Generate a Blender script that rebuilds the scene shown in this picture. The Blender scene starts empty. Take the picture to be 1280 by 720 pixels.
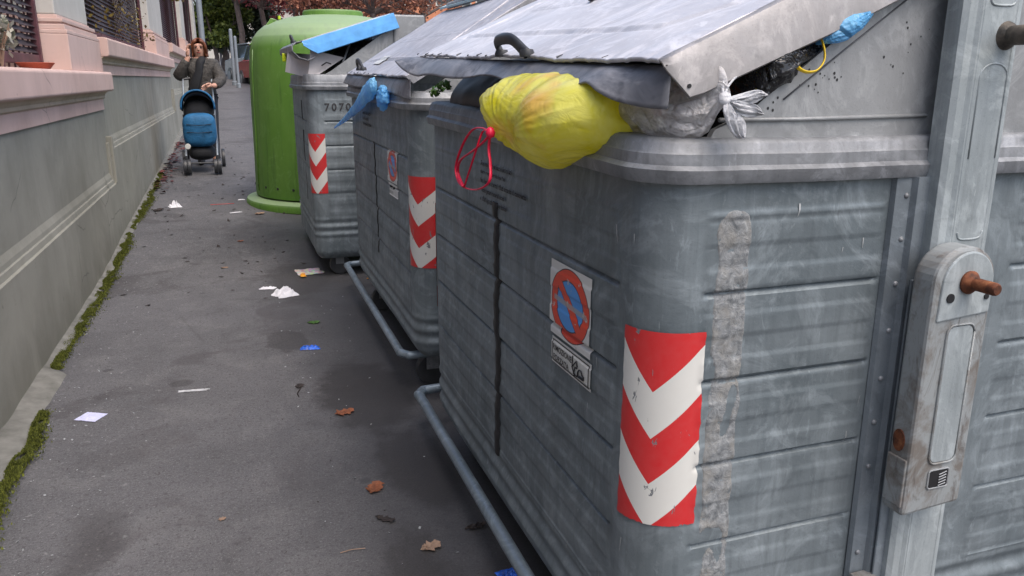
import bpy, bmesh, math, random
import numpy as np
from mathutils import Vector, Matrix, noise as mnoise
random.seed(7); rng = np.random.default_rng(7)
S = bpy.context.scene; COL = S.collection; PI = math.pi

# ------------------------------------------------------------------ camera
EYE = 1.2; FPX = 993.0
pitch = math.atan(262/993); yaw = math.atan(350/1027)
cd = bpy.data.cameras.new('camera'); cam = bpy.data.objects.new('camera', cd); COL.objects.link(cam)
cam.location = (0, 0, EYE); cam.rotation_euler = (PI/2 - pitch, 0, -yaw)
cd.sensor_width = 36; cd.lens = FPX/1280*36; cd.clip_start = .02; cd.clip_end = 900
S.camera = cam
# ------------------------------------------------------------------ sky, sun, exposure (overcast late afternoon)
W = bpy.data.worlds.new('World'); S.world = W; W.use_nodes = True
SUN_EL, SUN_ROT = math.radians(60), math.radians(160)
sk = W.node_tree.nodes.new('ShaderNodeTexSky'); sk.sky_type = 'NISHITA'; sk.sun_disc = False
sk.sun_elevation = SUN_EL; sk.sun_rotation = SUN_ROT; sk.air_density = 1.0; sk.dust_density = 4.0; sk.ozone_density = 1.0
bg = W.node_tree.nodes['Background']; bg.inputs['Strength'].default_value = .15
W.node_tree.links.new(sk.outputs[0], bg.inputs['Color'])
sl = bpy.data.lights.new('sun', 'SUN'); sl.energy = 1.2; sl.angle = math.radians(60); sl.color = (1, .93, .86)
so = bpy.data.objects.new('sun', sl); COL.objects.link(so)
sd = Vector((math.sin(SUN_ROT)*math.cos(SUN_EL), math.cos(SUN_ROT)*math.cos(SUN_EL), math.sin(SUN_EL)))
so.rotation_euler = sd.to_track_quat('Z', 'Y').to_euler()
S.view_settings.view_transform = 'Standard'; S.view_settings.look = 'None'; S.view_settings.gamma = 1
S.view_settings.exposure = .8
S.render.engine = 'CYCLES'

# ------------------------------------------------------------------ survey helper: a photograph point on the plane axis=value
_Rv = Vector((math.cos(yaw), -math.sin(yaw), 0)); _Fv = Vector((math.sin(yaw)*math.cos(pitch), math.cos(yaw)*math.cos(pitch), -math.sin(pitch)))
_Uv = _Rv.cross(_Fv)
def at(u, v, ax, val):
    d = _Fv*FPX + _Rv*(u-640) - _Uv*(v-360)
    return Vector((0, 0, EYE)) + d*((val-(0, 0, EYE)[ax])/d[ax])
def gz(y):                                   # the pavement climbs gently beyond the second container
    return 0.0 if y < 4.7 else .04*(y-4.7)*min(1, (y-4.7)/1.5)
def on_ground(u, v):
    y = 3.0
    p = at(u, v, 2, 0)
    for _ in range(12): p = at(u, v, 2, gz(p.y))
    return p

# ------------------------------------------------------------------ object helpers
def tag(o, label=None, cat=None, group=None, kind=None):
    if label: o['label'] = label
    if cat: o['category'] = cat
    if group: o['group'] = group
    if kind: o['kind'] = kind
    return o
def empty(name, loc, label, cat, group=None, rz=0):
    o = bpy.data.objects.new(name, None); COL.objects.link(o); o.location = loc; o.rotation_euler = (0, 0, rz)
    o.empty_display_size = .1
    return tag(o, label, cat, group)
class MB:
    def __init__(s): s.v = []; s.f = []; s.uv = None
    def add(s, vs, fs):
        n = len(s.v); s.v += [tuple(p) for p in vs]; s.f += [tuple(i+n for i in f) for f in fs]; return s
    def box(s, a, b, M=None):
        x0, y0, z0 = a; x1, y1, z1 = b
        vs = [Vector(p) for p in [(x0,y0,z0),(x1,y0,z0),(x1,y1,z0),(x0,y1,z0),(x0,y0,z1),(x1,y0,z1),(x1,y1,z1),(x0,y1,z1)]]
        if M: vs = [M @ p for p in vs]
        return s.add(vs, [(0,3,2,1),(4,5,6,7),(0,1,5,4),(1,2,6,5),(2,3,7,6),(3,0,4,7)])
    def tube(s, pts, r, n=10, cap=True, flat=1.0):
        pts = [Vector(p) for p in pts]; rs = r if hasattr(r, '__len__') else [r]*len(pts)
        vs = []; t0 = (pts[1]-pts[0]).normalized()
        a = Vector((0, 0, 1)) if abs(t0.z) < .9 else Vector((1, 0, 0))
        nrm = t0.cross(a).normalized()
        for i, p in enumerate(pts):
            t = (pts[min(i+1, len(pts)-1)]-pts[max(i-1, 0)]).normalized()
            nrm = (nrm - t*nrm.dot(t)).normalized(); b = t.cross(nrm)
            for k in range(n):
                an = 2*PI*k/n; vs.append(p + (nrm*math.cos(an) + b*math.sin(an)*flat)*rs[i])
        fs = [(i*n+k, i*n+(k+1) % n, (i+1)*n+(k+1) % n, (i+1)*n+k) for i in range(len(pts)-1) for k in range(n)]
        if cap: fs += [tuple(range(n))[::-1], tuple(range((len(pts)-1)*n, len(pts)*n))]
        return s.add(vs, fs)
    def lathe(s, prof, c=(0, 0, 0), n=48, M=None, ph=0):
        vs = []
        for r, z in prof:
            for k in range(n):
                an = 2*PI*k/n+ph; p = Vector((c[0]+r*math.cos(an), c[1]+r*math.sin(an), c[2]+z)); vs.append(M @ p if M else p)
        m = len(prof)
        fs = [(i*n+k, i*n+(k+1) % n, (i+1)*n+(k+1) % n, (i+1)*n+k) for i in range(m-1) for k in range(n)]
        fs += [tuple(range(n))[::-1], tuple(range((m-1)*n, m*n))]
        return s.add(vs, fs)
    def prism(s, poly, ax, a, b):            # polygon of 2 coordinates extruded along axis ax from a to b
        def P(q, w):
            q = list(q); q.insert(ax, w); return tuple(q)
        n = len(poly)
        return s.add([P(q, a) for q in poly]+[P(q, b) for q in poly],
                     [tuple(range(n))[::-1], tuple(range(n, 2*n))]+[(i, (i+1) % n, n+(i+1) % n, n+i) for i in range(n)])
    def grid(s, P, closed=False):            # P: rows x cols x 3
        P = np.asarray(P); R, Cc = P.shape[:2]; n = len(s.v)
        s.v += [tuple(p) for p in P.reshape(-1, 3).tolist()]
        cc = Cc if closed else Cc-1
        i, j = np.meshgrid(np.arange(R-1), np.arange(cc), indexing='ij'); j2 = (j+1) % Cc
        q = np.stack([i*Cc+j, i*Cc+j2, (i+1)*Cc+j2, (i+1)*Cc+j], -1).reshape(-1, 4)+n
        s.f += [tuple(t) for t in q.tolist()]; return s
    def build(s, name, m, parent=None, smooth=False, bevel=0, sub=0, uv=None, solid=0, label=None, recalc=True):
        me = bpy.data.meshes.new(name); me.from_pydata(s.v, [], s.f)
        if recalc:
            bm = bmesh.new(); bm.from_mesh(me); bmesh.ops.recalc_face_normals(bm, faces=bm.faces); bm.to_mesh(me); bm.free()
        me.update()
        for mm in (m if isinstance(m, (list, tuple)) else [m]): me.materials.append(mm)
        if uv is not None:
            ul = me.uv_layers.new(name='UVMap'); uv = np.asarray(uv, float)
            vi = np.empty(len(me.loops), int); me.loops.foreach_get('vertex_index', vi)
            ul.data.foreach_set('uv', uv[vi].reshape(-1))
        o = bpy.data.objects.new(name, me); COL.objects.link(o)
        if parent: o.parent = parent
        if smooth:
            me.polygons.foreach_set('use_smooth', [True]*len(me.polygons))
            if smooth != 2:
                try: me.set_sharp_from_angle(angle=math.radians(38))
                except Exception: pass
        if solid: md = o.modifiers.new('s', 'SOLIDIFY'); md.thickness = solid; md.offset = 0
        if bevel: md = o.modifiers.new('b', 'BEVEL'); md.width = bevel; md.segments = 2; md.limit_method = 'ANGLE'
        if sub: md = o.modifiers.new('d', 'SUBSURF'); md.levels = sub; md.render_levels = sub
        if label: o['label'] = label
        return o
def skin(name, verts, edges, radii, m, parent, sub=2, root=0):
    me = bpy.data.meshes.new('sk'); me.from_pydata(verts, edges, []); o = bpy.data.objects.new('sk', me); COL.objects.link(o)
    md = o.modifiers.new('k', 'SKIN'); md.use_smooth_shade = True
    for i, r in enumerate(radii):
        rr = r if isinstance(r, tuple) else (r, r)
        me.skin_vertices[0].data[i].radius = rr; me.skin_vertices[0].data[i].use_root = (i == root)
    md = o.modifiers.new('s', 'SUBSURF'); md.levels = sub; md.render_levels = sub
    dg = bpy.context.evaluated_depsgraph_get(); dg.update()
    m2 = bpy.data.meshes.new_from_object(o.evaluated_get(dg)); m2.name = name
    bpy.data.objects.remove(o); m2.materials.clear(); m2.materials.append(m)
    m2.polygons.foreach_set('use_smooth', [True]*len(m2.polygons))
    o = bpy.data.objects.new(name, m2); COL.objects.link(o); o.parent = parent
    return o
def text_mesh(body, size, spacing=1.0, bold=0.0):
    c = bpy.data.curves.new('t', 'FONT'); c.body = body; c.size = size; c.space_character = spacing; c.offset = bold; c.resolution_u = 3
    o = bpy.data.objects.new('t', c); COL.objects.link(o)
    dg = bpy.context.evaluated_depsgraph_get(); dg.update()
    me = bpy.data.meshes.new_from_object(o.evaluated_get(dg))
    vs = [v.co.copy() for v in me.vertices]; fs = [tuple(p.vertices) for p in me.polygons]
    bpy.data.objects.remove(o); return vs, fs

# ------------------------------------------------------------------ material helpers
class NT:
    def __init__(s, name):
        s.m = bpy.data.materials.new(name); s.m.use_nodes = True; s.t = s.m.node_tree; s.N = s.t.nodes; s.L = s.t.links
        s.b = s.N['Principled BSDF']; s.out = s.N['Material Output']
    def n(s, ty, **k):
        x = s.N.new(ty)
        for a, b in k.items(): setattr(x, a, b)
        return x
    def link(s, a, b): s.L.new(a, b)
    def inp(s, x, i, v):
        if hasattr(v, 'is_output'): s.L.new(v, x.inputs[i])
        else: x.inputs[i].default_value = v
    def co(s, kind='Object', scale=(1, 1, 1)):
        tc = s.n('ShaderNodeTexCoord'); mp = s.n('ShaderNodeMapping'); mp.inputs['Scale'].default_value = scale
        s.L.new(tc.outputs[kind], mp.inputs[0]); return mp.outputs[0]
    def noise(s, co, scale, detail=4, rough=.6, dist=0):
        x = s.n('ShaderNodeTexNoise'); s.L.new(co, x.inputs['Vector'])
        x.inputs['Scale'].default_value = scale; x.inputs['Detail'].default_value = detail; x.inputs['Roughness'].default_value = rough
        x.inputs['Distortion'].default_value = dist; return x.outputs['Fac']
    def vor(s, co, scale, feature='F1', out='Distance', rnd=1):
        x = s.n('ShaderNodeTexVoronoi', feature=feature); s.L.new(co, x.inputs['Vector']); x.inputs['Scale'].default_value = scale
        x.inputs['Randomness'].default_value = rnd; return x.outputs[out]
    def ramp(s, fac, *st):
        x = s.n('ShaderNodeValToRGB'); s.L.new(fac, x.inputs[0]); e = x.color_ramp.elements
        while len(e) < len(st): e.new(.5)
        for el, (p, c) in zip(e, st):
            el.position = p; el.color = (c, c, c, 1) if not hasattr(c, '__len__') else (*c, 1)
        return x.outputs[0]
    def mix(s, fac, a, b, mode='MIX'):
        x = s.n('ShaderNodeMix', data_type='RGBA', blend_type=mode); s.inp(x, 0, fac)
        for i, v in ((6, a), (7, b)):
            if hasattr(v, 'is_output'): s.L.new(v, x.inputs[i])
            else: x.inputs[i].default_value = (*v, 1) if len(v) == 3 else v
        return x.outputs[2]
    def math(s, op, a, b=0, c=None):
        x = s.n('ShaderNodeMath', operation=op); s.inp(x, 0, a); s.inp(x, 1, b)
        if c is not None: s.inp(x, 2, c)
        return x.outputs[0]
    def sep(s, co):
        x = s.n('ShaderNodeSeparateXYZ'); s.L.new(co, x.inputs[0]); return x.outputs
    def bump(s, h, strength=.3, dist=.002):
        x = s.n('ShaderNodeBump'); x.inputs['Strength'].default_value = strength; x.inputs['Distance'].default_value = dist
        s.L.new(h, x.inputs['Height']); s.L.new(x.outputs[0], s.b.inputs['Normal'])
    def set(s, **k):
        nm = dict(col='Base Color', rough='Roughness', metal='Metallic', spec='Specular IOR Level', trans='Transmission Weight', alpha='Alpha', coat='Coat Weight', sheen='Sheen Weight')
        for a, v in k.items():
            i = s.b.inputs[nm[a]]
            if hasattr(v, 'is_output'): s.L.new(v, i)
            elif a == 'col': i.default_value = (*v, 1)
            else: i.default_value = v
        return s
def plain(name, col, rough=.6, metal=0, var=.15, scale=30, bump=.15, bd=.002, **k):
    t = NT(name); co = t.co(); nz = t.noise(co, scale)
    lo = tuple(c*(1-var) for c in col); hi = tuple(min(1, c*(1+var)) for c in col)
    t.set(col=t.ramp(nz, (.3, lo), (.7, hi)), rough=rough, metal=metal, **k)
    if bump: t.bump(nz, bump, bd)
    return t.m

def galvanised(name, base, tint, metal=.35, dirt=.6, rough=.5, vs=1.0):
    t = NT(name); co = t.co(); cs = t.co(scale=(1, 1, .12) if vs else (.5, .35, .5)); cf = t.co(scale=(1, 1, .35) if vs else (.7, .6, .7))
    a = t.noise(co, 3.2, 5, .6, .4); b = t.noise(cs, 16, 4, .65); c = t.noise(co, 11, 5, .7, 1.2); d = t.noise(co, 90, 3, .7); e = t.noise(cf, 34, 4, .7, .8)
    w = t.noise(co, 4.5, 6, .62, 3.2); b2 = t.noise(t.co(scale=(1, 1, .06) if vs else (.3, .3, .3)), 55, 3, .7); g = t.noise(co, 260, 2, .8)
    dk = tuple(x*.42 for x in base)
    col = t.mix(t.ramp(a, (.3, 0), (.7, 1)), tuple(x*.82 for x in base), tuple(x*1.08 for x in tint))
    col = t.mix(t.math('MULTIPLY', t.ramp(w, (.50, 0), (.60, 1), (.66, .2)), .45), col, tuple(min(1, x*1.45) for x in tint))   # wiped swirls
    col = t.mix(t.math('MULTIPLY', t.ramp(b, (.42, 0), (.72, 1)), dirt*.8), col, dk)                # vertical run marks
    col = t.mix(t.math('MULTIPLY', t.ramp(b2, (.50, 0), (.68, 1)), dirt*.45), col, dk)
    col = t.mix(t.math('MULTIPLY', t.ramp(c, (.58, 0), (.66, 1)), .30), col, tuple(min(1, x*1.5) for x in tint))   # pale oxide blooms
    col = t.mix(t.math('MULTIPLY', t.ramp(e, (.62, 0), (.70, 1)), .35), col, tuple(min(1, x*1.7) for x in tint))  # short pale scratches
    col = t.mix(t.math('MULTIPLY', t.ramp(c, (.30, 1), (.42, 0)), .6*dirt), col, tuple(x*.35 for x in base))
    col = t.mix(t.math('MULTIPLY', t.ramp(t.noise(co, 1.6, 6, .75, 1.0), (.54, 0), (.72, 1)), .18*dirt), col, (.10, .09, .075))   # brownish grime
    col = t.mix(t.math('MULTIPLY', d, .22), col, tuple(x*1.35 for x in base)); col = t.mix(t.math('MULTIPLY', t.ramp(g, (.58, 0), (.75, 1)), .3), col, dk)
    t.set(col=col, metal=metal, rough=t.ramp(c, (.3, rough-.1), (.7, rough+.18)))
    h = t.math('ADD', t.math('MULTIPLY', t.math('ADD', a, t.math('MULTIPLY', w, .5)), 1.3), t.math('MULTIPLY', d, .16))
    t.bump(h, .35, .006)
    return t.m
M = {}
M['zinc'] = galvanised('galvanised_steel', (.140, .172, .190), (.232, .264, .282), dirt=.55)
M['zinc_rim'] = galvanised('galvanised_rim', (.20, .212, .226), (.285, .295, .312), dirt=.7)
M['zinc_gable'] = galvanised('galvanised_gable', (.24, .25, .26), (.30, .31, .315), dirt=.25, metal=.25)
M['zinc_lid'] = galvanised('galvanised_lid', (.50, .50, .54), (.60, .60, .63), dirt=.22, metal=.2, rough=.42, vs=0)
M['zinc_lid_old'] = galvanised('weathered_lid', (.38, .375, .41), (.46, .455, .48), dirt=.25, metal=.2, rough=.45, vs=0)
M['zinc_blue'] = galvanised('galvanised_blue_plate', (.165, .195, .220), (.225, .255, .28), dirt=.4)
M['zinc_arm'] = galvanised('galvanised_arm', (.27, .31, .325), (.37, .405, .415), dirt=.6, metal=.2)
M['flange'] = galvanised('lid_flange_grey', (.33, .32, .32), (.42, .40, .395), dirt=.35, metal=.3)
M['crease'] = plain('dark_seam', (.10, .105, .115), .7, 0, .3, 30, 0)
t = NT('scuffed_highlight_rubber'); co = t.co(); a = t.noise(co, 6, 5, .65, 1.5); b = t.noise(t.co(scale=(1, .25, 1)), 30, 4, .7)
c = t.mix(t.ramp(a, (.38, 0), (.62, 1)), (.085, .09, .105), (.19, .195, .215)); c = t.mix(t.math('MULTIPLY', t.ramp(b, (.52, 0), (.66, 1)), .5), c, (.28, .28, .30)); c = t.mix(t.ramp(t.noise(co, 18, 3), (.32, .6), (.42, 0)), c, (.04, .04, .045))  # pale scuff streaks also paint highlights into the rubber colour
t.set(col=c, rough=.45); t.bump(a, .4, .006); M['rubber'] = t.m
M['black_plastic'] = plain('black_plastic', (.035, .037, .042), .42, 0, .3, 20, .1)
M['black'] = plain('black_print', (.012, .012, .014), .5, 0, .1, 60, 0)
M['print_grey'] = plain('worn_black_print', (.03, .03, .033), .7, 0, .4, 120, 0)
M['pipe'] = galvanised('pedal_pipe', (.20, .25, .29), (.28, .33, .37), dirt=.3, metal=.4, rough=.4)
t = NT('rusty_pin'); co = t.co(); nz = t.noise(co, 60, 5); t.set(col=t.ramp(nz, (.3, (.03, .014, .01)), (.55, (.16, .05, .02)), (.75, (.30, .12, .05))), rough=.75, metal=.3); t.bump(nz, .6, .002); M['rust'] = t.m
t = NT('grimy_rod'); co = t.co(); nz = t.noise(co, 40, 5); t.set(col=t.ramp(nz, (.3, (.03, .028, .024)), (.6, (.12, .10, .08)), (.75, (.32, .26, .2))), rough=.6, metal=.3); t.bump(nz, .8, .003); M['grime_rod'] = t.m
t = NT('worn_arm_casing'); co = t.co(); cs = t.co(scale=(1, 1, .3)); a = t.noise(co, 10, 5, .7, 1.0); b = t.noise(cs, 26, 5, .75, 1.2)
c = t.mix(t.ramp(a, (.46, 0), (.62, 1)), (.28, .30, .305), (.17, .155, .14)); c = t.mix(t.math('MULTIPLY', t.ramp(b, (.54, 0), (.66, 1)), .75), c, (.095, .082, .074))
c = t.mix(t.math('MULTIPLY', t.ramp(t.noise(co, 9, 4), (.60, 0), (.72, 1)), .5), c, (.18, .10, .06))
t.set(col=c, rough=.6, metal=.2); t.bump(b, .3, .002); M['arm_worn'] = t.m
M['green'] = None
t = NT('green_fibreglass'); co = t.co(); a = t.noise(co, 2.2, 5, .6, .5); d = t.noise(t.co(scale=(1, 1, .15)), 14, 4)
nrm = t.n('ShaderNodeNewGeometry'); up = t.sep(nrm.outputs['Normal'])[2]
c = t.mix(t.ramp(a, (.3, 0), (.7, 1)), (.075, .185, .016), (.11, .225, .035))
c = t.mix(t.math('MULTIPLY', t.ramp(d, (.5, 0), (.7, 1)), .35), c, (.05, .13, .02))
dust = t.math('MULTIPLY', t.ramp(up, (.25, 0), (.75, 1)), .55)                              # dust settled on the upward faces
c = t.mix(t.math('MULTIPLY', t.ramp(t.noise(co, 7, 6, .75, 1.5), (.54, 0), (.66, 1)), .4), c, (.16, .30, .08)); c = t.mix(t.math('MULTIPLY', t.ramp(t.noise(t.co(scale=(1, 1, .08)), 22, 4), (.54, 0), (.66, 1)), .45), c, (.03, .09, .012)); c = t.mix(dust, c, (.36, .44, .30)); t.set(col=c, rough=.55); t.bump(a, .15, .01); M['green'] = t.m
# stickers (flat print on UV)
def chevron():
    t = NT('chevron_sticker'); tc = t.n('ShaderNodeTexCoord'); u, v, _ = t.sep(tc.outputs['UV'])[:]
    zd = t.math('SUBTRACT', 1, v); q = t.math('ADD', zd, t.math('MULTIPLY', t.math('ABSOLUTE', t.math('SUBTRACT', t.math('MULTIPLY', u, 2), 1)), .235))
    fr = t.math('FRACT', t.math('DIVIDE', t.math('SUBTRACT', q, .30-.48), .48)); red = t.math('GREATER_THAN', fr, .5)
    red = t.math('MAXIMUM', red, t.math('LESS_THAN', q, .3))
    co = t.co(); nz = t.noise(co, 70, 4); c = t.mix(red, (.62, .62, .585), (.53, .010, .014))
    c = t.mix(t.math('MULTIPLY', nz, .12), c, (.40, .33, .30))
    wv = t.noise(t.co(scale=(1, 1, .45)), 38, 4, .6, 1.4); wear = t.ramp(wv, (.66, 0), (.67, 1))
    c = t.mix(wear, c, (.17, .18, .19)); t.set(col=c, rough=.38); t.bump(t.math('MULTIPLY', wear, -1), .6, .0006); return t.m
M['chevron'] = chevron()
def noparking():
    t = NT('no_parking_print'); tc = t.n('ShaderNodeTexCoord'); u, v, _ = t.sep(tc.outputs['UV'])[:]
    x = t.math('SUBTRACT', u, .5); y = t.math('SUBTRACT', v, .5)
    r = t.math('SQRT', t.math('ADD', t.math('MULTIPLY', x, x), t.math('MULTIPLY', y, y)))
    white = (.62, .62, .60); red = (.68, .05, .02); blue = (.06, .27, .66); blk = (.01, .01, .02)
    c = t.mix(t.math('LESS_THAN', r, .475), white, blk); c = t.mix(t.math('LESS_THAN', r, .462), c, red)
    c = t.mix(t.math('LESS_THAN', r, .33), c, blk); c = t.mix(t.math('LESS_THAN', r, .315), c, blue)
    sdg = t.math('ABSOLUTE', t.math('ADD', x, y)); ins = t.math('LESS_THAN', r, .345)
    c = t.mix(t.math('MULTIPLY', t.math('LESS_THAN', sdg, .105), ins), c, blk)
    c = t.mix(t.math('MULTIPLY', t.math('LESS_THAN', sdg, .090), ins), c, red)
    band = t.math('LESS_THAN', t.math('ABSOLUTE', t.math('ADD', y, t.math('MULTIPLY', x, .05))), .035)
    c = t.mix(t.math('MULTIPLY', t.math('MULTIPLY', band, t.math('LESS_THAN', r, .40)), .8), c, (.33, .33, .33))
    w = t.ramp(t.noise(t.co(), 45, 4), (.64, 0), (.655, 1)); c = t.mix(w, c, (.45, .45, .44)); t.set(col=c, rough=.35); return t.m
M['noparking'] = noparking()
M['sticker_white'] = plain('sticker_white', (.60, .60, .57), .4, 0, .12, 60, 0)
t = NT('crusty_adhesive'); co = t.co(); a = t.noise(co, 60, 5, .75, .6); b = t.noise(co, 22, 3)
t.set(col=t.mix(t.ramp(b, (.45, 0), (.62, .7)), t.ramp(a, (.34, (.10, .11, .118)), (.55, (.225, .237, .245)), (.7, (.33, .345, .35))), (.21, .205, .19)), rough=.85); t.bump(a, .8, .004); M['crust'] = t.m
M['scrape'] = plain('pale_scrape', (.33, .345, .35), .6, 0, .3, 80, 0)
# plastic film
def film(name, col, col2, trans=.35, inner=None, rough=.28, alpha=None, cr=1.0):
    t = NT(name); co = t.co(); nz = t.noise(co, 9, 4, .6, .8); c = t.ramp(nz, (.35, col), (.65, col2))
    if inner:
        ic, isc, lo, hi = inner
        n2 = t.noise(t.co(scale=(1, .8, 1)), isc, 2, .5, .3); c = t.mix(t.math('MULTIPLY', t.ramp(n2, (lo, 0), (hi, 1)), .8), c, ic)
    t.set(col=c, rough=rough); fi = t.noise(co, 42, 5, .65, 1.5); f1 = t.math('ABSOLUTE', t.math('SUBTRACT', t.noise(t.co(scale=(1, .55, 1)), 13, 3, .5, 1.2), .5)); f2 = t.math('ABSOLUTE', t.math('SUBTRACT', t.noise(t.co(scale=(1, .7, 1)), 34, 3, .55, 1.0), .5)); t.bump(t.math('ADD', t.math('MULTIPLY', f1, 2.4), t.math('MULTIPLY', f2, 1.0)), .85*cr, .014*cr)
    tr = t.n('ShaderNodeBsdfTranslucent'); t.L.new(c, tr.inputs[0]); mx = t.n('ShaderNodeMixShader'); mx.inputs[0].default_value = trans
    t.L.new(t.b.outputs[0], mx.inputs[1]); t.L.new(tr.outputs[0], mx.inputs[2]); last = mx
    if alpha is not None:
        tp = t.n('ShaderNodeBsdfTransparent'); m2 = t.n('ShaderNodeMixShader'); t.L.new(t.ramp(fi, (.35, alpha), (.7, min(1, alpha+.35))), m2.inputs[0])
        t.L.new(tp.outputs[0], m2.inputs[1]); t.L.new(mx.outputs[0], m2.inputs[2]); last = m2
    t.L.new(last.outputs[0], t.out.inputs[0]); return t.m
M['bag_yellow'] = film('yellow_bag_film', (.86, .80, .03), (.97, .94, .28), .42, ((.95, .38, .16), 6.5, .52, .64), .2, None, .5)
M['bag_blue'] = film('blue_bag_film', (.16, .52, .93), (.36, .74, 1.0), .45)
M['bag_black'] = film('black_bag_film', (.008, .008, .009), (.02, .02, .022), .02, rough=.18)
M['bag_white'] = film('white_bag_film', (.80, .79, .80), (.92, .91, .92), .45, None, .18, .60, 1.3)
M['bag_white_tie'] = film('white_bag_tie', (.62, .63, .66), (.78, .79, .82), .35)
M['red_string'] = plain('red_drawstring', (.78, .01, .06), .4, 0, .15, 60, .1)
M['yellow_string'] = plain('yellow_strap', (.80, .55, .02), .4, 0, .15, 60, .1)
M['orange_peel'] = plain('orange_waste', (.70, .13, .05), .6, 0, .4, 20, .5, .01)
M['leaf_green'] = plain('green_leaf', (.06, .14, .02), .5, 0, .4, 30, .3)
M['cardboard'] = plain('pale_cardboard', (.52, .49, .49), .7, 0, .08, 12, .1)
M['cyan'] = plain('pale_cyan_lid', (.45, .62, .66), .4, 0, .1, 6, .1)
M['blue_paint'] = plain('blue_painted_flange', (.13, .42, .86), .45, 0, .2, 14, .3)
M['tissue'] = plain('white_tissue', (.72, .72, .76), .8, 0, .08, 30, .3)
M['paper_violet'] = plain('pale_violet_paper', (.55, .56, .78), .7, 0, .1, 30, .1)
M['wrapper_blue'] = plain('blue_wrapper', (.03, .13, .62), .25, 0, .6, 60, .4)
t = NT('printed_leaflet'); co = t.co(); n1 = t.vor(co, 45, out='Color'); t.set(col=t.mix(.65, n1, (.55, .45, .42)), rough=.5); M['leaflet'] = t.m
M['orange_wrap'] = plain('orange_wrapper', (.85, .38, .02), .35, 0, .2, 30, .2)
M['leaf_brown'] = plain('dry_leaf', (.21, .07, .03), .7, 0, .4, 40, .5, .004)
M['leaf_dark'] = plain('dark_leaf', (.03, .022, .02), .7, 0, .4, 40, .5, .004)
M['leaf_tan'] = plain('tan_leaf', (.30, .20, .14), .7, 0, .3, 40, .5, .004)
M['leaf_red'] = plain('red_leaf', (.085, .018, .016), .6, 0, .5, 8, .3)
# wall plaster
def plaster(name, c1, c2, streak=.22, sc=2.5):
    t = NT(name); co = t.co('Object'); a = t.noise(co, sc, 5, .6, .3); b = t.noise(t.co(scale=(1, 1, .12)), 7, 4); d = t.noise(co, 160, 3, .7)
    sp = t.vor(co, 9); c = t.mix(t.ramp(a, (.3, 0), (.7, 1)), c1, c2)
    c = t.mix(t.math('MULTIPLY', t.ramp(b, (.48, 0), (.72, 1)), streak), c, tuple(x*.62 for x in c1))
    c = t.mix(t.ramp(t.noise(co, 26, 3), (.68, 0), (.74, .5)), c, tuple(x*.5 for x in c1))
    zz = t.sep(co)[2]; sp_ = t.math('ADD', zz, t.math('MULTIPLY', t.math('SUBTRACT', t.noise(t.co(scale=(1, 1, .5)), 5, 5, .7), .5), .5))
    c = t.mix(t.math('MULTIPLY', t.ramp(sp_, (.02, 1), (.26, 0)), .5), c, tuple(x*.5 for x in c1))
    blo = t.noise(co, 1.3, 5, .65, .8); c = t.mix(t.math('MULTIPLY', t.ramp(blo, (.52, 0), (.62, 1)), .28), c, tuple(x*.66 for x in c1)); c = t.mix(t.math('MULTIPLY', t.ramp(blo, (.36, 1), (.46, 0)), .3), c, tuple(min(1, x*1.18) for x in c2))
    ck = t.n('ShaderNodeTexVoronoi', feature='DISTANCE_TO_EDGE'); ck.inputs['Scale'].default_value = 1.1; nn_ = t.n('ShaderNodeTexNoise'); nn_.inputs['Scale'].default_value = 5; t.L.new(co, nn_.inputs['Vector']); t.L.new(t.mix(.08, co, nn_.outputs[1]), ck.inputs['Vector'])
    c = t.mix(t.math('MULTIPLY', t.ramp(ck.outputs[0], (.0015, 1), (.004, 0)), t.ramp(t.noise(co, 2.1, 3), (.5, 0), (.56, .7))), c, tuple(x*.35 for x in c1))
    t.set(col=c, rough=.85); t.bump(t.math('ADD', a, t.math('MULTIPLY', d, .25)), .35, .006); return t.m
M['plaster_green'] = plaster('grey_green_plaster', (.255, .248, .205), (.325, .315, .27))
M['plaster_pink'] = plaster('pink_plaster', (.55, .385, .335), (.63, .46, .41), .2)
M['plaster_beige'] = plaster('beige_moulding', (.42, .34, .25), (.50, .41, .32), .25)
M['plaster_cream'] = plaster('cream_pillar', (.46, .44, .40), (.55, .53, .49), .15)
M['iron'] = plain('maroon_iron', (.10, .035, .045), .55, .1, .35, 18, .3)
M['iron_dark'] = plain('dark_iron_slat', (.055, .038, .042), .6, .1, .45, 12, .3)
# pavement
t = NT('asphalt'); co = t.co(); a = t.noise(co, .9, 5, .6, .4); b = t.noise(co, 4.5, 5, .65, .6); g = t.noise(co, 150, 3, .8); vv = t.vor(co, 210)
c = t.mix(t.ramp(a, (.32, 0), (.68, 1)), (.078, .077, .082), (.120, .118, .126))
c = t.mix(t.math('MULTIPLY', t.ramp(b, (.50, 0), (.68, 1)), .45), c, (.165, .162, .165))
c = t.mix(t.math('MULTIPLY', t.ramp(b, (.28, 1), (.42, 0)), .55), c, (.050, .049, .051))
g2 = t.noise(co, 420, 2, .8); g3 = t.noise(co, 60, 4, .75); c = t.mix(t.ramp(g, (.30, .9), (.47, 0)), c, (.035, .035, .037)); c = t.mix(t.ramp(g, (.58, 0), (.70, .85)), c, (.25, .25, .25)); c = t.mix(t.ramp(g2, (.56, 0), (.70, .6)), c, (.30, .295, .29)); c = t.mix(t.ramp(g3, (.36, .6), (.46, 0)), c, (.045, .043, .043)); c = t.mix(t.ramp(g3, (.60, 0), (.70, .35)), c, (.22, .21, .20))
x, y, z = t.sep(co)[:]
dirt = t.math('MULTIPLY', t.ramp(t.math('ADD', x, t.math('MULTIPLY', t.math('SUBTRACT', t.noise(co, 3.5, 5, .7), .5), .75)), (.06, 0), (.44, 1)), .62)   # oily grime along the containers
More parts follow.
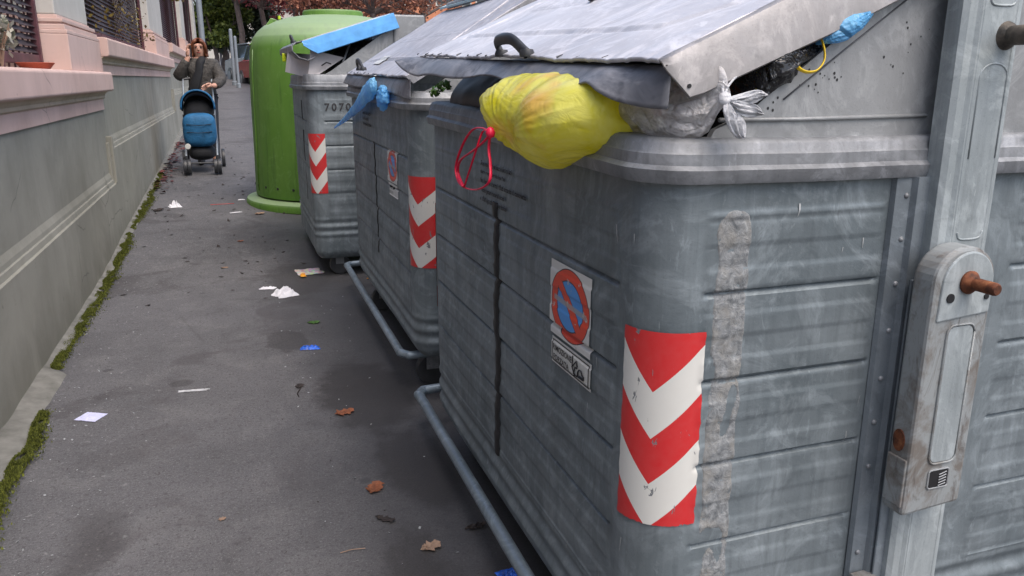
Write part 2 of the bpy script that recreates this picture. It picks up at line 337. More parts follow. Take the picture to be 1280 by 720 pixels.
c = t.mix(dirt, c, (.036, .034, .036)); c = t.mix(t.math('MULTIPLY', t.ramp(t.noise(co, 1.9, 4, .6, .8), (.56, 0), (.64, 1)), .45), c, (.045, .040, .042))
spot = t.ramp(t.vor(co, 2.6), (.045, .75), (.065, 0)); c = t.mix(spot, c, (.05, .05, .053))                       # gum spots
dust = t.math('MULTIPLY', t.ramp(t.math('ADD', x, t.math('MULTIPLY', t.noise(co, 6, 4), .25)), (-.0, 0), (.0, 0)), 0)
wl = t.math('MULTIPLY', t.math('LESS_THAN', x, -.35), t.ramp(t.noise(co, 38, 4, .7), (.60, 0), (.68, .45))); c = t.mix(wl, c, (.28, .28, .28))
crk = t.vor(t.mix(.035, co, t.n('ShaderNodeTexNoise').outputs[1]), .9, 'DISTANCE_TO_EDGE'); c = t.mix(t.math('MULTIPLY', t.ramp(crk, (.002, 1), (.006, 0)), t.ramp(t.noise(co, 1.7, 3), (.55, 0), (.62, .35))), c, (.05, .05, .05))
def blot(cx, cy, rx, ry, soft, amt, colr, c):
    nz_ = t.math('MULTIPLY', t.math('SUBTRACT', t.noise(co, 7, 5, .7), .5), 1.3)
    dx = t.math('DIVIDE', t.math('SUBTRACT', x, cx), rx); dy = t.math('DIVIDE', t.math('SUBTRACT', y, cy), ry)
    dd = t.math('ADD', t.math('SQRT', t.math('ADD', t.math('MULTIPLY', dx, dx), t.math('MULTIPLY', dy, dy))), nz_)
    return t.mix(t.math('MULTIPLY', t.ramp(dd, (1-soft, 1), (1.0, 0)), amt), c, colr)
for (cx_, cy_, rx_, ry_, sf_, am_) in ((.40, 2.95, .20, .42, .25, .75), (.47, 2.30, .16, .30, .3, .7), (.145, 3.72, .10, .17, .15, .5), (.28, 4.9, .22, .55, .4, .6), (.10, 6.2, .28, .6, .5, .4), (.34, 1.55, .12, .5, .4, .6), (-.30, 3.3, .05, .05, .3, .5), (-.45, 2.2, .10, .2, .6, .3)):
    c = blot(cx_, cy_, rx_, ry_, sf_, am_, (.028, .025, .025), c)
t.set(col=c, rough=t.ramp(dirt, (0, .85), (1, .55))); t.bump(t.math('ADD', g, t.math('MULTIPLY', b, 1.5)), .5, .004); M['asphalt'] = t.m
t = NT('concrete_edging'); co = t.co(); a = t.noise(co, 12, 5); t.set(col=t.ramp(a, (.3, (.12, .12, .105)), (.7, (.24, .235, .215))), rough=.9); t.bump(a, .5, .008); M['edging'] = t.m
M['moss'] = plain('moss', (.085, .115, .012), .9, 0, .5, 14, .5, .006)
M['earth'] = plain('earth', (.10, .09, .075), .9, 0, .3, 2, .3)
M['stain'] = plain('wet_stain', (.04, .035, .033), .5, 0, .3, 30, .2)
def leafmat(name, a, b, rough=.6, tr=.25):
    t = NT(name); oi = t.n('ShaderNodeNewGeometry'); c = t.ramp(oi.outputs['Random Per Island'], (0, a), (1, b)); t.set(col=c, rough=rough)
    x = t.n('ShaderNodeBsdfTranslucent'); t.L.new(c, x.inputs[0]); m = t.n('ShaderNodeMixShader'); m.inputs[0].default_value = tr
    t.L.new(t.b.outputs[0], m.inputs[1]); t.L.new(x.outputs[0], m.inputs[2]); t.L.new(m.outputs[0], t.out.inputs[0]); return t.m
M['f_red'] = leafmat('red_foliage', (.14, .035, .045), (.42, .10, .10)); M['f_rust'] = leafmat('rusty_foliage', (.14, .05, .04), (.46, .20, .12))
M['f_green'] = leafmat('green_foliage', (.03, .055, .01), (.16, .20, .03)); M['f_dark'] = leafmat('evergreen_foliage', (.012, .022, .012), (.05, .065, .03))
M['f_autumn'] = leafmat('yellow_brown_leaves', (.05, .03, .025), (.26, .19, .04))
M['bark'] = plain('bark', (.13, .10, .09), .9, 0, .4, 8, .6, .01)
M['steel_post'] = plain('grey_painted_steel', (.22, .25, .28), .45, .2, .1, 10, .1)

# ------------------------------------------------------------------ ground
ys = np.concatenate([np.arange(-4, 16, .25), np.arange(16, 60, 2), np.arange(60, 420, 20)]); xs = np.array([-.86, -.4, 0, .4, .8, 1.5, 2.3])
G = np.array([[(x, y, gz(y)) for x in xs] for y in ys])
tag(MB().grid(G).build('pavement', M['asphalt'], smooth=2), 'grey worn asphalt pavement running between the plastered wall and the containers', kind='structure')
xs = np.array([-300, -120, -40, -12, -5, -1.3]); G = np.array([[(x, y, gz(y)-.05) for x in xs] for y in ys])
tag(MB().grid(G).build('garden_ground', M['earth'], smooth=2), kind='structure')
xs = np.array([2.3, 5, 9, 25, 80, 300]); G = np.array([[(x, y, gz(y)-.12) for x in xs] for y in ys])
tag(MB().grid(G).build('road', plain('road_asphalt', (.09, .09, .095), .85, 0, .2, 3, .3), smooth=2), kind='structure')
G = np.array([[(2.3, y, gz(y)+.001), (2.3, y, gz(y)-.14)] for y in ys]); tag(MB().grid(G).build('kerb', M['edging']), kind='structure')
# uneven concrete edging at the foot of the wall
rows = []
for y in np.arange(.8, 16, .06):
    w = (.085 if y < 3.6 else .045)+.022*mnoise.noise((y*2.1, 0, 0))+.008*mnoise.noise((y*13, 4, 0)); h = .018+.010*mnoise.noise((y*5, 9, 0))
    rows.append([(-.86, y, gz(y)+h+.012), (-.85+w*.5, y, gz(y)+h), (-.85+w*.9, y, gz(y)+h*.6), (-.85+w*1.1, y, gz(y)-.004)])
tag(MB().grid(rows).build('edging', M['edging'], smooth=2), kind='structure')
# moss: thousands of tiny tufts
def tufts(pts, s0, s1, up=.8):
    n = len(pts); a = rng.uniform(0, 2*PI, n); tl = rng.uniform(0, 1, n); sz = rng.uniform(s0, s1, n)
    d = np.stack([np.cos(a)*tl, np.sin(a)*tl, up+0*a], 1); d /= np.linalg.norm(d, axis=1)[:, None]
    sd_ = np.stack([-np.sin(a), np.cos(a), 0*a], 1); p = np.asarray(pts)
    v = np.stack([p-sd_*sz[:, None]*.35, p+sd_*sz[:, None]*.35, p+d*sz[:, None]], 1).reshape(-1, 3)
    return v.tolist(), [(3*i, 3*i+1, 3*i+2) for i in range(n)]
P = []
for _ in range(130000):
    y = 1.2+9*rng.random()**1.0
    dens = mnoise.noise((y*1.6, 3.3, 0))+.28*math.sin(y*1.1)+(.42 if 3.6 < y < 6.2 else (.25 if y < 2.75 or 6.6 < y < 8 else -.02))
    if dens < .10*rng.random(): continue
    w = (.024+.034*min(1, dens*1.6))
    x = -.85+.03*max(0, mnoise.noise((y*3, 8, 0)))+w*abs(rng.normal(0, .55))+.008+(.07*max(0, min(1, (3.7-y)/.3)))
    if mnoise.noise((x*22, y*11, 2)) < -.42: continue
    P.append((x, y, gz(y)+.012+.01*mnoise.noise((y*9, x*30, 0))))
v, f = tufts(P, .004, .012, .6); m = MB(); m.add(v, f)
tag(m.build('moss', leafmat('moss_tufts', (.04, .05, .008), (.15, .17, .02), .9), recalc=False), 'yellow green moss growing along the foot of the wall', 'moss', kind='stuff')

# ------------------------------------------------------------------ garden wall sections
def quadbox(x0, x1, y0, y1, z0, z1): return MB().box((x0, y0, z0), (x1, y1, z1))
def wall_section(y0, y1, dz, zt, plinth, label, pil, last=False):
    # zt: ledge top; plinth: plinth-moulding top
    r = empty('garden_wall', (-.9, (y0+y1)/2, gz((y0+y1)/2)), label, 'wall', 'stepped sections of the plastered garden wall'); o = r.location
    def b(name, mb, m, **k):
        ob = mb.build(name, m, r, **k); ob.location = -Vector(o); return ob
    zb = -.3; s = [(-1.2, zb), (-.85, zb), (-.85, plinth-.085)]
    prof = [(-1.2, zb), (-.852, zb), (-.852, plinth-.085), (-.862, plinth-.080), (-.866, plinth-.055), (-.872, plinth-.050), (-.874, plinth-.030), (-.885, plinth), (-.887, zt-.255), (-1.2, zt-.255)]
    m = MB().prism(prof, 1, y0, y1); b('plaster_face', m, M['plaster_green'])
    if pil[0] > y0+.5 or True:
        m = MB().prism([(-1.19, plinth-.1), (-.853, plinth-.1), (-.853, plinth+.001), (-1.19, plinth+.001)], 1, y1-.18, y1-.001)
    if y0 > 0:
        b('step_moulding', MB().box((-.93, y0-.055, plinth-.33), (-.846, y0+.004, plinth+.006)).box((-.93, y0-.10, plinth-.31), (-.866, y0-.07, plinth-.035)), M['plaster_green'], bevel=.006)
    # pink frieze, beige roll moulding and projecting slab
    b('frieze', MB().prism([(-1.2, zt-.255), (-.872, zt-.255), (-.875, zt-.18), (-1.2, zt-.18)], 1, y0-.02, y1-.03), M['plaster_pink'])
    rl = [(-1.2, zt-.18), (-.868, zt-.18), (-.858, zt-.172), (-.862, zt-.158), (-.85, zt-.142), (-.838, zt-.131), (-1.2, zt-.131)]
    b('roll_moulding', MB().prism(rl, 1, y0-.02, y1-.02), M['plaster_beige'])
    b('ledge_slab', MB().prism([(-1.25, zt-.13), (-.815, zt-.13), (-.80, zt-.12), (-.80, zt-.012), (-.812, zt), (-1.25, zt)], 1, y0-.02, y1), M['plaster_pink'], bevel=.006)
    return r, b
secs = [(-1.5, 6.42, 0, 1.243, .55), (6.42, 13.4, .235, 1.478, .795), (13.4, 20.2, .47, 1.715, 1.04), (20.2, 27.0, .72, 1.96, 1.29), (27, 34, .97, 2.2, 1.53)]
labs = ['near plastered wall section with pink ledge and moulding in front of the slatted gate',
        'second wall section one step higher, its ledge under the leafy dark fence', 'third wall section one step up, beside the woman',
        'fourth wall section beyond the woman, mostly a pillar and ledge', 'farthest wall section rising behind the lamp post']
def pillar(y0, y1, z0, z1, label, cream=True):
    r = empty('wall_pillar', (-1.0, (y0+y1)/2, z0), label, 'pillar', 'pillars standing on the garden wall'); o = Vector(r.location)
    def b(name, mb, m, **k):
        ob = mb.build(name, m, r, **k); ob.location = -o; return ob
    b('pillar_base', MB().box((-1.3, y0, z0), (-.852, y1, z0+.20)), M['plaster_pink'], bevel=.005)
    rings = [(0.0, .20, .222), (-.012, .222, .25), (-.03, .25, .262), (-.02, .262, .285), (-.05, .285, .305)]
    m = MB()
    for e, a, c in rings: m.box((-1.3, y0-e*1.0+.0, z0+a), (-.852+e, y1+e, z0+c))
    b('base_moulding', m, M['plaster_pink'], bevel=.004)
    b('shaft', MB().box((-1.29, y0+.05, z0+.305), (-.91, y1-.05, z1)), M['plaster_cream'], bevel=.008)
    m = MB(); m.box((-1.31, y0-.02, z1), (-.86, y1+.02, z1+.1)); m.box((-1.33, y0-.05, z1+.1), (-.83, y1+.05, z1+.22)); b('capital', m, M['plaster_cream'], bevel=.01)
    return r
def fence(y0, y1, z0, z1, label, slat=.034, frames=()):
    r = empty('iron_fence', (-1.0, (y0+y1)/2, z0), label, 'fence', 'dark iron screens between the wall pillars'); o = Vector(r.location)
    m = MB()
    z = z0+.09
    while z < z1-.03:
        n = 12; Q = []
        for i in range(n+1):
            y = y0+(y1-y0)*i/n; Q.append([(-1.0+.012*math.sin(i*1.3), y, z), (-1.022, y, z+slat*.80), ])
        m.grid(Q); z += slat
    ob = m.build('slat_panel', M['iron_dark'], r, solid=.003); ob['kind'] = 'stuff'; ob.location = -o
    bk = MB()
    y = y0
    while y < y1: bk.box((-1.035, y, z0), (-1.027, y+.012, z1)); y += .12
    ob = bk.build('upright_bars', M['iron'], r); ob.location = -o
    for fy in frames:
        ob = MB().box((-1.02, fy-.018, z0-.0), (-.975, fy+.018, z1)).build('post', M['iron'], r, bevel=.003); ob.location = -o
    for zz in (z0+.03, z1-.04):
        ob = MB().box((-1.015, y0, zz), (-.985, y1, zz+.05)).build('rail', M['iron'], r, bevel=.003); ob.location = -o
    return r
for (a, b_, dz, zt, pl), lb in zip(secs, labs): wall_section(a, b_, dz, zt, pl, lb, (b_-1.2, b_))
pillar(5.22, 6.42, 1.243, 3.0, 'near pillar with pink moulded base on the end of the first ledge')
pillar(11.1, 13.3, 1.478, 3.2, 'broad cream pillar on the second ledge left of the woman')
pillar(18.6, 20.1, 1.715, 3.35, 'cream pillar with a capital behind the woman')
pillar(25.4, 26.9, 1.96, 3.5, 'farthest cream pillar close to the lamp post')
fence(-1.4, 4.05, 1.243, 3.0, 'dark slatted iron screen at the upper left edge of the photo', frames=(3.2, 4.0))
fence(4.27, 5.18, 1.243, 3.0, 'slatted maroon iron gate leaf left of the near pillar', frames=(4.30, 5.13))
fence(6.5, 11.05, 1.478, 3.2, 'dark iron screen overgrown with a climber above the second ledge', frames=(6.6, 11.0))
fence(13.4, 18.55, 1.715, 3.3, 'dark upright iron screen above the woman\'s head on the left', frames=(13.5, 18.5))
fence(20.2, 25.35, 1.96, 3.4, 'farthest iron screen next to the lamp post', frames=(20.3, 25.3))

# ------------------------------------------------------------------ foliage
def leaves(centres, radii, n, size, squash=1.0, seed=0):
    R_ = np.random.default_rng(seed); c = np.asarray(centres, float); k = R_.integers(0, len(c), n)
    d = R_.normal(size=(n, 3)); d /= np.linalg.norm(d, axis=1)[:, None]; rr = R_.random(n)**.45
    p = c[k]+d*rr[:, None]*np.asarray(radii)[k][:, None]*np.array([1, 1, squash])
    a = R_.normal(size=(n, 3)); a /= np.linalg.norm(a, axis=1)[:, None]; b = np.cross(a, R_.normal(size=(n, 3))); b /= np.linalg.norm(b, axis=1)[:, None]
    s = R_.uniform(size*.5, size*1.2, n)[:, None]
    v = np.stack([p-a*s, p+b*s*.55, p+a*s, p-b*s*.55], 1).reshape(-1, 3)
    return v.tolist(), [(4*i, 4*i+1, 4*i+2, 4*i+3) for i in range(n)]
def tree(x, y, h, spread, m, n, size, label, name='broadleaf_tree', seed=1, low=.35, trunk_r=.14, bare=0, z0=None):
    R_ = random.Random(seed); z0 = gz(y)-.05 if z0 is None else z0
    r = empty(name, (x, y, z0), label, 'tree', 'street trees')
    tr = MB(); tips = []
    base = [(0, 0, 0), (.05*spread, 0, h*low*.6), (0, .03*spread, h*low)]
    tr.tube(base, [trunk_r, trunk_r*.8, trunk_r*.7], 9)
    for i in range(9):
        an = i*2.4+R_.random(); l = spread*(.5+.5*R_.random()); zt = h*(low+(.9-low)*R_.random())
        p1 = Vector((math.cos(an)*l*.45, math.sin(an)*l*.45, h*low+(zt-h*low)*.5)); p2 = Vector((math.cos(an)*l, math.sin(an)*l, zt))
        tr.tube([Vector(base[-1]), p1, p2], [trunk_r*.5, trunk_r*.28, trunk_r*.08], 6); tips += [p1, p2]
        for j in range(4+bare):
            q = p1.lerp(p2, R_.random())+Vector((R_.uniform(-1, 1), R_.uniform(-1, 1), R_.uniform(-.2, .9)))*spread*.33
            tr.tube([p1.lerp(p2, R_.random()*.6), q], [trunk_r*.14, trunk_r*.04], 4); tips.append(q)
    tr.build('trunk', M['bark'], r)
    v, f = leaves(tips, [spread*R_.uniform(.14, .32) for _ in tips], n, size, .8, seed); mb = MB(); mb.add(v, f); mb.build('crown', m, r, recalc=False)
    return r
def TX(u, Y): return at(u, 60, 1, Y).x
tree(TX(278, 44), 44, 6.2, 3.0, M['f_dark'], 26000, .12, 'dark evergreen tree at the end of the wall behind the lamp post', 'evergreen_tree', 3, .22, .2)
tree(TX(268, 37), 37, 4.6, 1.5, M['f_green'], 15000, .09, 'yellow green bushy tree right of the lamp post', 'bushy_tree', 4, .3, .12)
tree(TX(300, 36), 36, 6.6, 2.6, M['f_red'], 6500, .10, 'purple red plum tree above the parked cars', 'plum_tree', 5, .45, .15, 3)
tree(TX(330, 40), 40, 7.0, 3.2, M['f_red'], 7500, .11, 'purple red plum tree above the left edge of the green bell container', 'plum_tree', 6, .42, .16, 3)
tree(TX(372, 34), 34, 6.3, 2.6, M['f_rust'], 6000, .09, 'rust brown tree above the top of the green bell container', 'plum_tree', 7, .42, .15, 4)
tree(TX(420, 33), 33, 6.0, 2.6, M['f_rust'], 3000, .08, 'thinning brown tree with bare twigs behind the raised blue lid', 'plum_tree', 8, .42, .16, 8)
tree(TX(468, 31), 31, 6.0, 2.6, M['f_rust'], 3600, .08, 'orange brown tree right of the thinning one, over the hinge of the blue lid', 'plum_tree', 9, .42, .15, 6)
tree(TX(530, 33), 33, 6.0, 2.8, M['f_rust'], 3600, .08, 'rightmost brown tree just above the second container lid', 'plum_tree', 10, .42, .15, 6)
# climber on the second fence, hedge behind the screens, branch that hangs into the top of the picture
v, f = leaves([(-.985, y, z) for y in np.arange(6.7, 10.8, .22) for z in (1.62, 1.85, 2.1, 2.4)], [.16]*200, 650, .024, 1, 12)
mb = MB(); mb.add(v, f); tag(mb.build('climbing_plant', M['f_autumn'], recalc=False), 'sparse climber with brown and yellow leaves on the dark iron screen', 'climber', kind='stuff')
v, f = leaves([(-1.7, y, z) for y in np.arange(-1, 33, .7) for z in (1.3, 1.9, 2.5, 3.2)], [.5]*400, 26000, .07, 1, 13)
mb = MB(); mb.add(v, f); tag(mb.build('hedge', M['f_dark'], recalc=False), 'dark garden hedge growing behind the iron screens', 'hedge', kind='stuff')
br = empty('overhanging_branch', (-1.4, 7.6, 2.0), 'leafy branch with brown and yellow leaves hanging over the second ledge', 'branch')
pts = [at(90, -60, 1, 8), at(150, -20, 1, 8), at(190, -6, 1, 8.2), at(222, -8, 1, 8.4)]; mb = MB(); mb.tube(pts, [.02, .014, .009, .004], 6)
for k in range(12):
    a = pts[1].lerp(pts[3], k/11); mb.tube([a, a+Vector((.05*math.sin(k*2), .03, -.05-.03*math.cos(k)))], [.004, .002], 4)
o = mb.build('branch', M['bark'], br); o.location = -Vector(br.location)
cs = [pts[1].lerp(pts[3], k/13)+Vector((0, 0, -.02)) for k in range(14)]; v, f = leaves(cs, [.07]*14, 330, .028, .8, 5); mb = MB(); mb.add(v, f)
o = mb.build('leaves', M['f_autumn'], br, recalc=False); o.location = -Vector(br.location); o['kind'] = 'stuff'

# ------------------------------------------------------------------ distant street: building, lamp post, posts, cars
def building(x0, x1, y0, y1, h, m, label, cols, rows_):
    zb = gz(y0)-.2; r = empty('apartment_building', ((x0+x1)/2, y0, zb), label, 'building'); o = Vector(r.location)
    def b(name, mb, mm, **k):
        ob = mb.build(name, mm, r, **k); ob.location = -o; return ob
    b('wall', MB().box((x0, y0, zb), (x1, y1, zb+h)), m); b('roof', MB().box((x0-.4, y0-.4, zb+h), (x1+.4, y1, zb+h+.4)), M['plaster_beige'])
    for i in range(cols):
        for j in range(rows_):
            cx = x0+(i+.5)*(x1-x0)/cols; cz = zb+1.2+j*3.1
            w = b('window', MB().box((cx-.6, y0-.06, cz), (cx+.6, y0+.02, cz+1.6)), M['plaster_cream'])
            p = MB().box((cx-.5, y0-.08, cz+.1), (cx+.5, y0-.05, cz+1.5)).build('pane', M['glass'], w)
M['glass'] = plain('dark_glass', (.04, .05, .06), .12, 0, .2, 3, 0)
building(TX(250, 80), TX(430, 80), 80, 95, 9.5, M['plaster_cream'], 'cream apartment building far behind the plum trees', 9, 3)
building(TX(440, 60), TX(640, 60), 60, 75, 7.5, plaster('orange_render', (.50, .19, .10), (.60, .25, .14)), 'orange rendered house behind the bare brown trees', 8, 2)
def post(name, u, v0, v1, Y, r, label, cat, group=None):
    b = at(u[1], v1, 1, Y); t_ = at(u[0], v0, 1, Y); e = empty(name, (b.x, b.y, gz(Y)), label, cat, group)
    h = t_.z-gz(Y)
    MB().tube([(0, 0, 0), (0, 0, h)], r, 12).build('pole', M['steel_post'], e, smooth=True)
    MB().lathe([(r*1.5, 0), (r*1.5, .12), (r*1.05, .14)], n=12).build('collar', M['steel_post'], e); return e, h
e, h = post('lamp_post', (256, 257), -60, 95, 24, .075, 'tall pale lamp post rising behind the woman by the wall', 'lamp post')
MB().tube([(0, 0, h), (.2, 0, h+.5), (1.1, 0, h+.8)], .05, 8).build('lamp_arm', M['steel_post'], e); MB().box((.9, -.12, h+.74), (1.5, .12, h+.84)).build('lamp_head', M['steel_post'], e, bevel=.03)
e, h = post('sign_pole', (292, 293), 38, 98, 29, .055, 'taller grey pole left of the parked cars', 'pole', 'grey poles by the parked cars')
MB().lathe([(.055, h), (.05, h+.03), (.02, h+.05)], n=12).build('cap', M['steel_post'], e)
e, h = post('sign_pole', (297, 298), 47, 100, 27.5, .045, 'shorter grey pole just right of the taller one', 'pole', 'grey poles by the parked cars')
MB().lathe([(.045, h), (.04, h+.03), (.015, h+.05)], n=12).build('cap', M['steel_post'], e)
def car(x, y, rz, paint, label):
    r = empty('parked_car', (x, y, gz(y)-.12), label, 'car', 'parked cars', rz)
    # side outline (y forward, z), lofted across the width
    sec = [(-.86, .0), (-.80, .12), (0, .16), (.80, .12), (.86, .0)]
    low = [(-2.0, .35), (-2.02, .62), (-1.95, .82), (-1.2, .92), (1.0, .94), (1.9, .88), (2.0, .62), (1.98, .35)]
    m = MB()
    rowsL = []
    for x_, f_ in ((-.84, .93), (-.86, .97), (-.80, 1.0), (0, 1.02), (.80, 1.0), (.86, .97), (.84, .93)):
        rowsL.append([(x_, a*f_, .3+(b-.3)*(f_ if b > .5 else 1)) for a, b in low])
    m.grid(rowsL); m.add([tuple(p) for p in rowsL[0]], [tuple(range(8))]); m.add([tuple(p) for p in rowsL[-1]], [tuple(range(8))])
    m.build('body', paint, r, smooth=True, bevel=.03)
    top = [(-1.35, .90), (-.75, 1.38), (.95, 1.42), (1.75, .92)]
    g = MB(); rr = [[(s*w, a, b) for a, b in [(p[0]*k, .9+(p[1]-.9)*q) for p in top]] for s, w, k, q in ((-1, .80, 1, 0), (-1, .66, .96, .97), (0, .6, 1, 1), (1, .66, .96, .97), (1, .80, 1, 0))]
    g.grid(rr); g.build('windows', M['glass'], r, smooth=True)
    MB().grid([[(s*.62, a, 1.44) for a in (-.68, 0, .85)] for s in (-1, 0, 1)]).build('roof', paint, r, solid=.05, bevel=.015)
    for sx in (-.78, .78):
        for sy in (-1.25, 1.25):
            Mx = Matrix.Translation((sx, sy, .30)) @ Matrix.Rotation(PI/2, 4, 'Y')
            w = MB().lathe([(.2, -.1), (.3, -.09), (.31, 0), (.3, .09), (.2, .1)], n=20, M=Mx).build('wheel', M['black_plastic'], r)
            MB().lathe([(.18, -.112), (.19, 0), (.18, .112)], n=12, M=Mx).build('rim', M['steel_post'], w)
        MB().box((sx*.8-.13, -2.03, .6), (sx*.8+.13, -1.93, .74)).build('headlight', M['sticker_white'], r, bevel=.02)
M['car_silver'] = plain('silver_paint', (.40, .43, .46), .25, .5, .05, 2, 0); M['car_red'] = plain('red_paint', (.30, .015, .02), .25, 0, .1, 2, 0)
car(TX(324, 33), 33, .25, M['car_silver'], 'silver parked car peeking out beside the green bell container')
car(TX(341, 29.6), 29.6, .2, M['car_red'], 'dark red parked car in front of the silver one')

# ------------------------------------------------------------------ containers
class Bin:
    def __init__(s, x0, y0, L, D, r, dz, name, label, res, zb=.14, zt=1.07, panels=True):
        s.x0, s.y0, s.L, s.D, s.r, s.dz, s.res, s.zb, s.zt = x0, y0, L, D, r, dz, res, zb, zt
        s.root = empty(name, (x0+D/2, y0+L/2, 0), label, 'dumpster', 'steel rubbish containers along the pavement'); s.o = Vector(s.root.location)
        s.front = L-2*r; s.arc = PI*r/2; s.end = D-2*r; s.per = 2*(s.front+s.end)+4*s.arc
        s.panels = panels; s.tilt = .012
    def path(s, q):                                            # q array -> x,y,nx,ny, in world coordinates
        q = np.mod(q, s.per); x = np.zeros_like(q); y = np.zeros_like(q); nx = np.zeros_like(q); ny = np.zeros_like(q)
        F, A, E_, r, L, D = s.front, s.arc, s.end, s.r, s.L, s.D
        segs = [('l', F, (0, L-r), (0, -1), (-1, 0)), ('a', A, (r, r), PI, 0), ('l', E_, (r, 0), (1, 0), (0, -1)), ('a', A, (D-r, r), 1.5*PI, 0),
                ('l', F, (D, r), (0, 1), (1, 0)), ('a', A, (D-r, L-r), 0, 0), ('l', E_, (D-r, L), (-1, 0), (0, 1)), ('a', A, (r, L-r), .5*PI, 0)]
        a = 0
        for ty, ln, p, d, nn in segs:
            m = (q >= a-1e-9) & (q <= a+ln+1e-9); t_ = q[m]-a
            if ty == 'l': x[m] = p[0]+d[0]*t_; y[m] = p[1]+d[1]*t_; nx[m] = nn[0]; ny[m] = nn[1]
            else:
                an = d+t_/r; x[m] = p[0]+r*np.cos(an); y[m] = p[1]+r*np.sin(an); nx[m] = np.cos(an); ny[m] = np.sin(an)
            a += ln
        return x+s.x0, y+s.y0, nx, ny
    def sf(s, Y): return (s.y0+s.L-s.r)-Y                      # front face: world Y -> s
    def se(s, X): return s.front+s.arc+(X-s.x0-s.r)            # near end face: world X -> s
    def disp(s, q, z):
        q = np.mod(q, s.per); z = z-s.dz; d = np.zeros(np.broadcast(q, z).shape)
        def sm(x, a, b): t_ = np.clip((x-a)/(b-a), 0, 1); return t_*t_*(3-2*t_)
        if s.panels:
            mk = sm(q, .0, .02)*(1-sm(q, s.front-.035, s.front-.02)) + sm(q, s.se(s.x0+.085), s.se(s.x0+.10))*(1-sm(q, s.se(s.x0+.405), s.se(s.x0+.42))) \
                + sm(q, s.se(s.x0+.70), s.se(s.x0+.715))*(1-sm(q, s.se(s.x0+1.07), s.se(s.x0+1.085)))
            P_ = .143; ph = np.mod(.883-z, P_)/P_                # 0 at a groove, growing downwards
            g = .0019*sm(ph, .22, .25)-.0017*sm(ph, .47, .49)+.0019*sm(ph, .72, .75)+.0006*ph
            g = g - .0026*sm(ph, .955, .985)
            gv = np.exp(-(np.minimum(ph, 1-ph)*P_/.0035)**2)*-.0075
            zone = sm(z, .305, .325)*(1-sm(z, .995, 1.005))
            d = d+mk*zone*(g+gv)
            d = d+mk*.003*np.exp(-((z-1.003)/.005)**2)
            lo = (1-sm(z, .29, .31))
            d = d+lo*.004*np.cos((z-.30)/.050*2*PI)*sm(z, .16, .2)+.004*np.exp(-((z-.31)/.006)**2)*(mk > .2)
        # skirt tucks in at the bottom
        b = np.clip((s.zb+.05-z)/.05, 0, 1); d = d-.028*b*b
        # dents
        xx = q*2.3
        d = d+.0025*np.sin(xx*1.7+z*2)*np.sin(z*3+xx)+.0006*np.sin(xx*5.1-z*4)
        return d
    def P(s, q, z, off=0):
        q, z = np.broadcast_arrays(np.asarray(q, float), np.asarray(z, float)); x, y, nx, ny = s.path(q); d = s.disp(q, z)+off
        return np.stack([x+nx*d, y+ny*d, z], -1)
    def put(s, mb, name, m, parent=None, **k):
        ob = mb.build(name, m, parent or s.root, **k)
        if parent is None: ob.location = -s.o
        return ob
    def body(s, m):
        hs = s.res
        fr = np.arange(0, s.per, hs*3)
        qs = np.unique(np.round(np.concatenate([np.arange(0, s.front, hs*5), np.arange(s.front, s.front+s.arc, hs*3), np.arange(s.front+s.arc, s.front+s.arc+s.end, hs*5), np.arange(s.front+s.arc+s.end, s.per, .06)]+
            [np.arange(c-.01, c+.045, .004) for c in (0, s.front-.045, s.se(s.x0+.085), s.se(s.x0+.40), s.se(s.x0+.695))]), 4)); qs = qs[(qs >= 0) & (qs < s.per-.002)]
        z = np.arange(s.zb+s.dz, s.zt+s.dz, hs); Q, Z = np.meshgrid(qs, z)
        mb = MB(); mb.grid(s.P(Q, Z), closed=True)
        inn = s.P(qs, np.full_like(qs, s.zt+s.dz), -.02); inb = s.P(qs, np.full_like(qs, .3+s.dz), -.03)
        mb.grid([s.P(qs, np.full_like(qs, s.zt+s.dz)), inn, inb], closed=True)
        n = len(qs); c = len(mb.v); mb.f.append(tuple(range(n))); mb.f.append(tuple(range(c-n, c)))
        return s.put(mb, 'body', m, smooth=True, recalc=False)
    def rim(s, m, out=.022, h=.064, rr=.0):
        z0 = s.zt+s.dz-.016; prof = [(-.004, z0), (out, z0), (out+.003, z0+.006), (out+.006, z0+.020), (out-.002, z0+.026), (out-.003, z0+.042), (out-.006, z0+.045), (out-.008, z0+h-.008), (out-.013, z0+h-.002), (out-.02, z0+h), (-.03, z0+h), (-.034, z0+h-.01), (-.034, z0-.002)]
        qs = np.unique(np.concatenate([np.arange(0, s.per, .02)])); x, y, nx, ny = s.path(qs)
        wob = .0008*np.sin(qs*7)+.0004*np.sin(qs*23)
        tl_ = s.tilt*((y-s.y0)-(x-s.x0)*.8)
        rows_ = [np.stack([x+nx*(o_+wob*.5), y+ny*(o_+wob*.5), np.full_like(x, z_)+wob+tl_], -1) for o_, z_ in prof]
        mb = MB(); mb.grid(rows_, closed=True)
        return s.put(mb, 'rim', m, smooth=True, recalc=False)
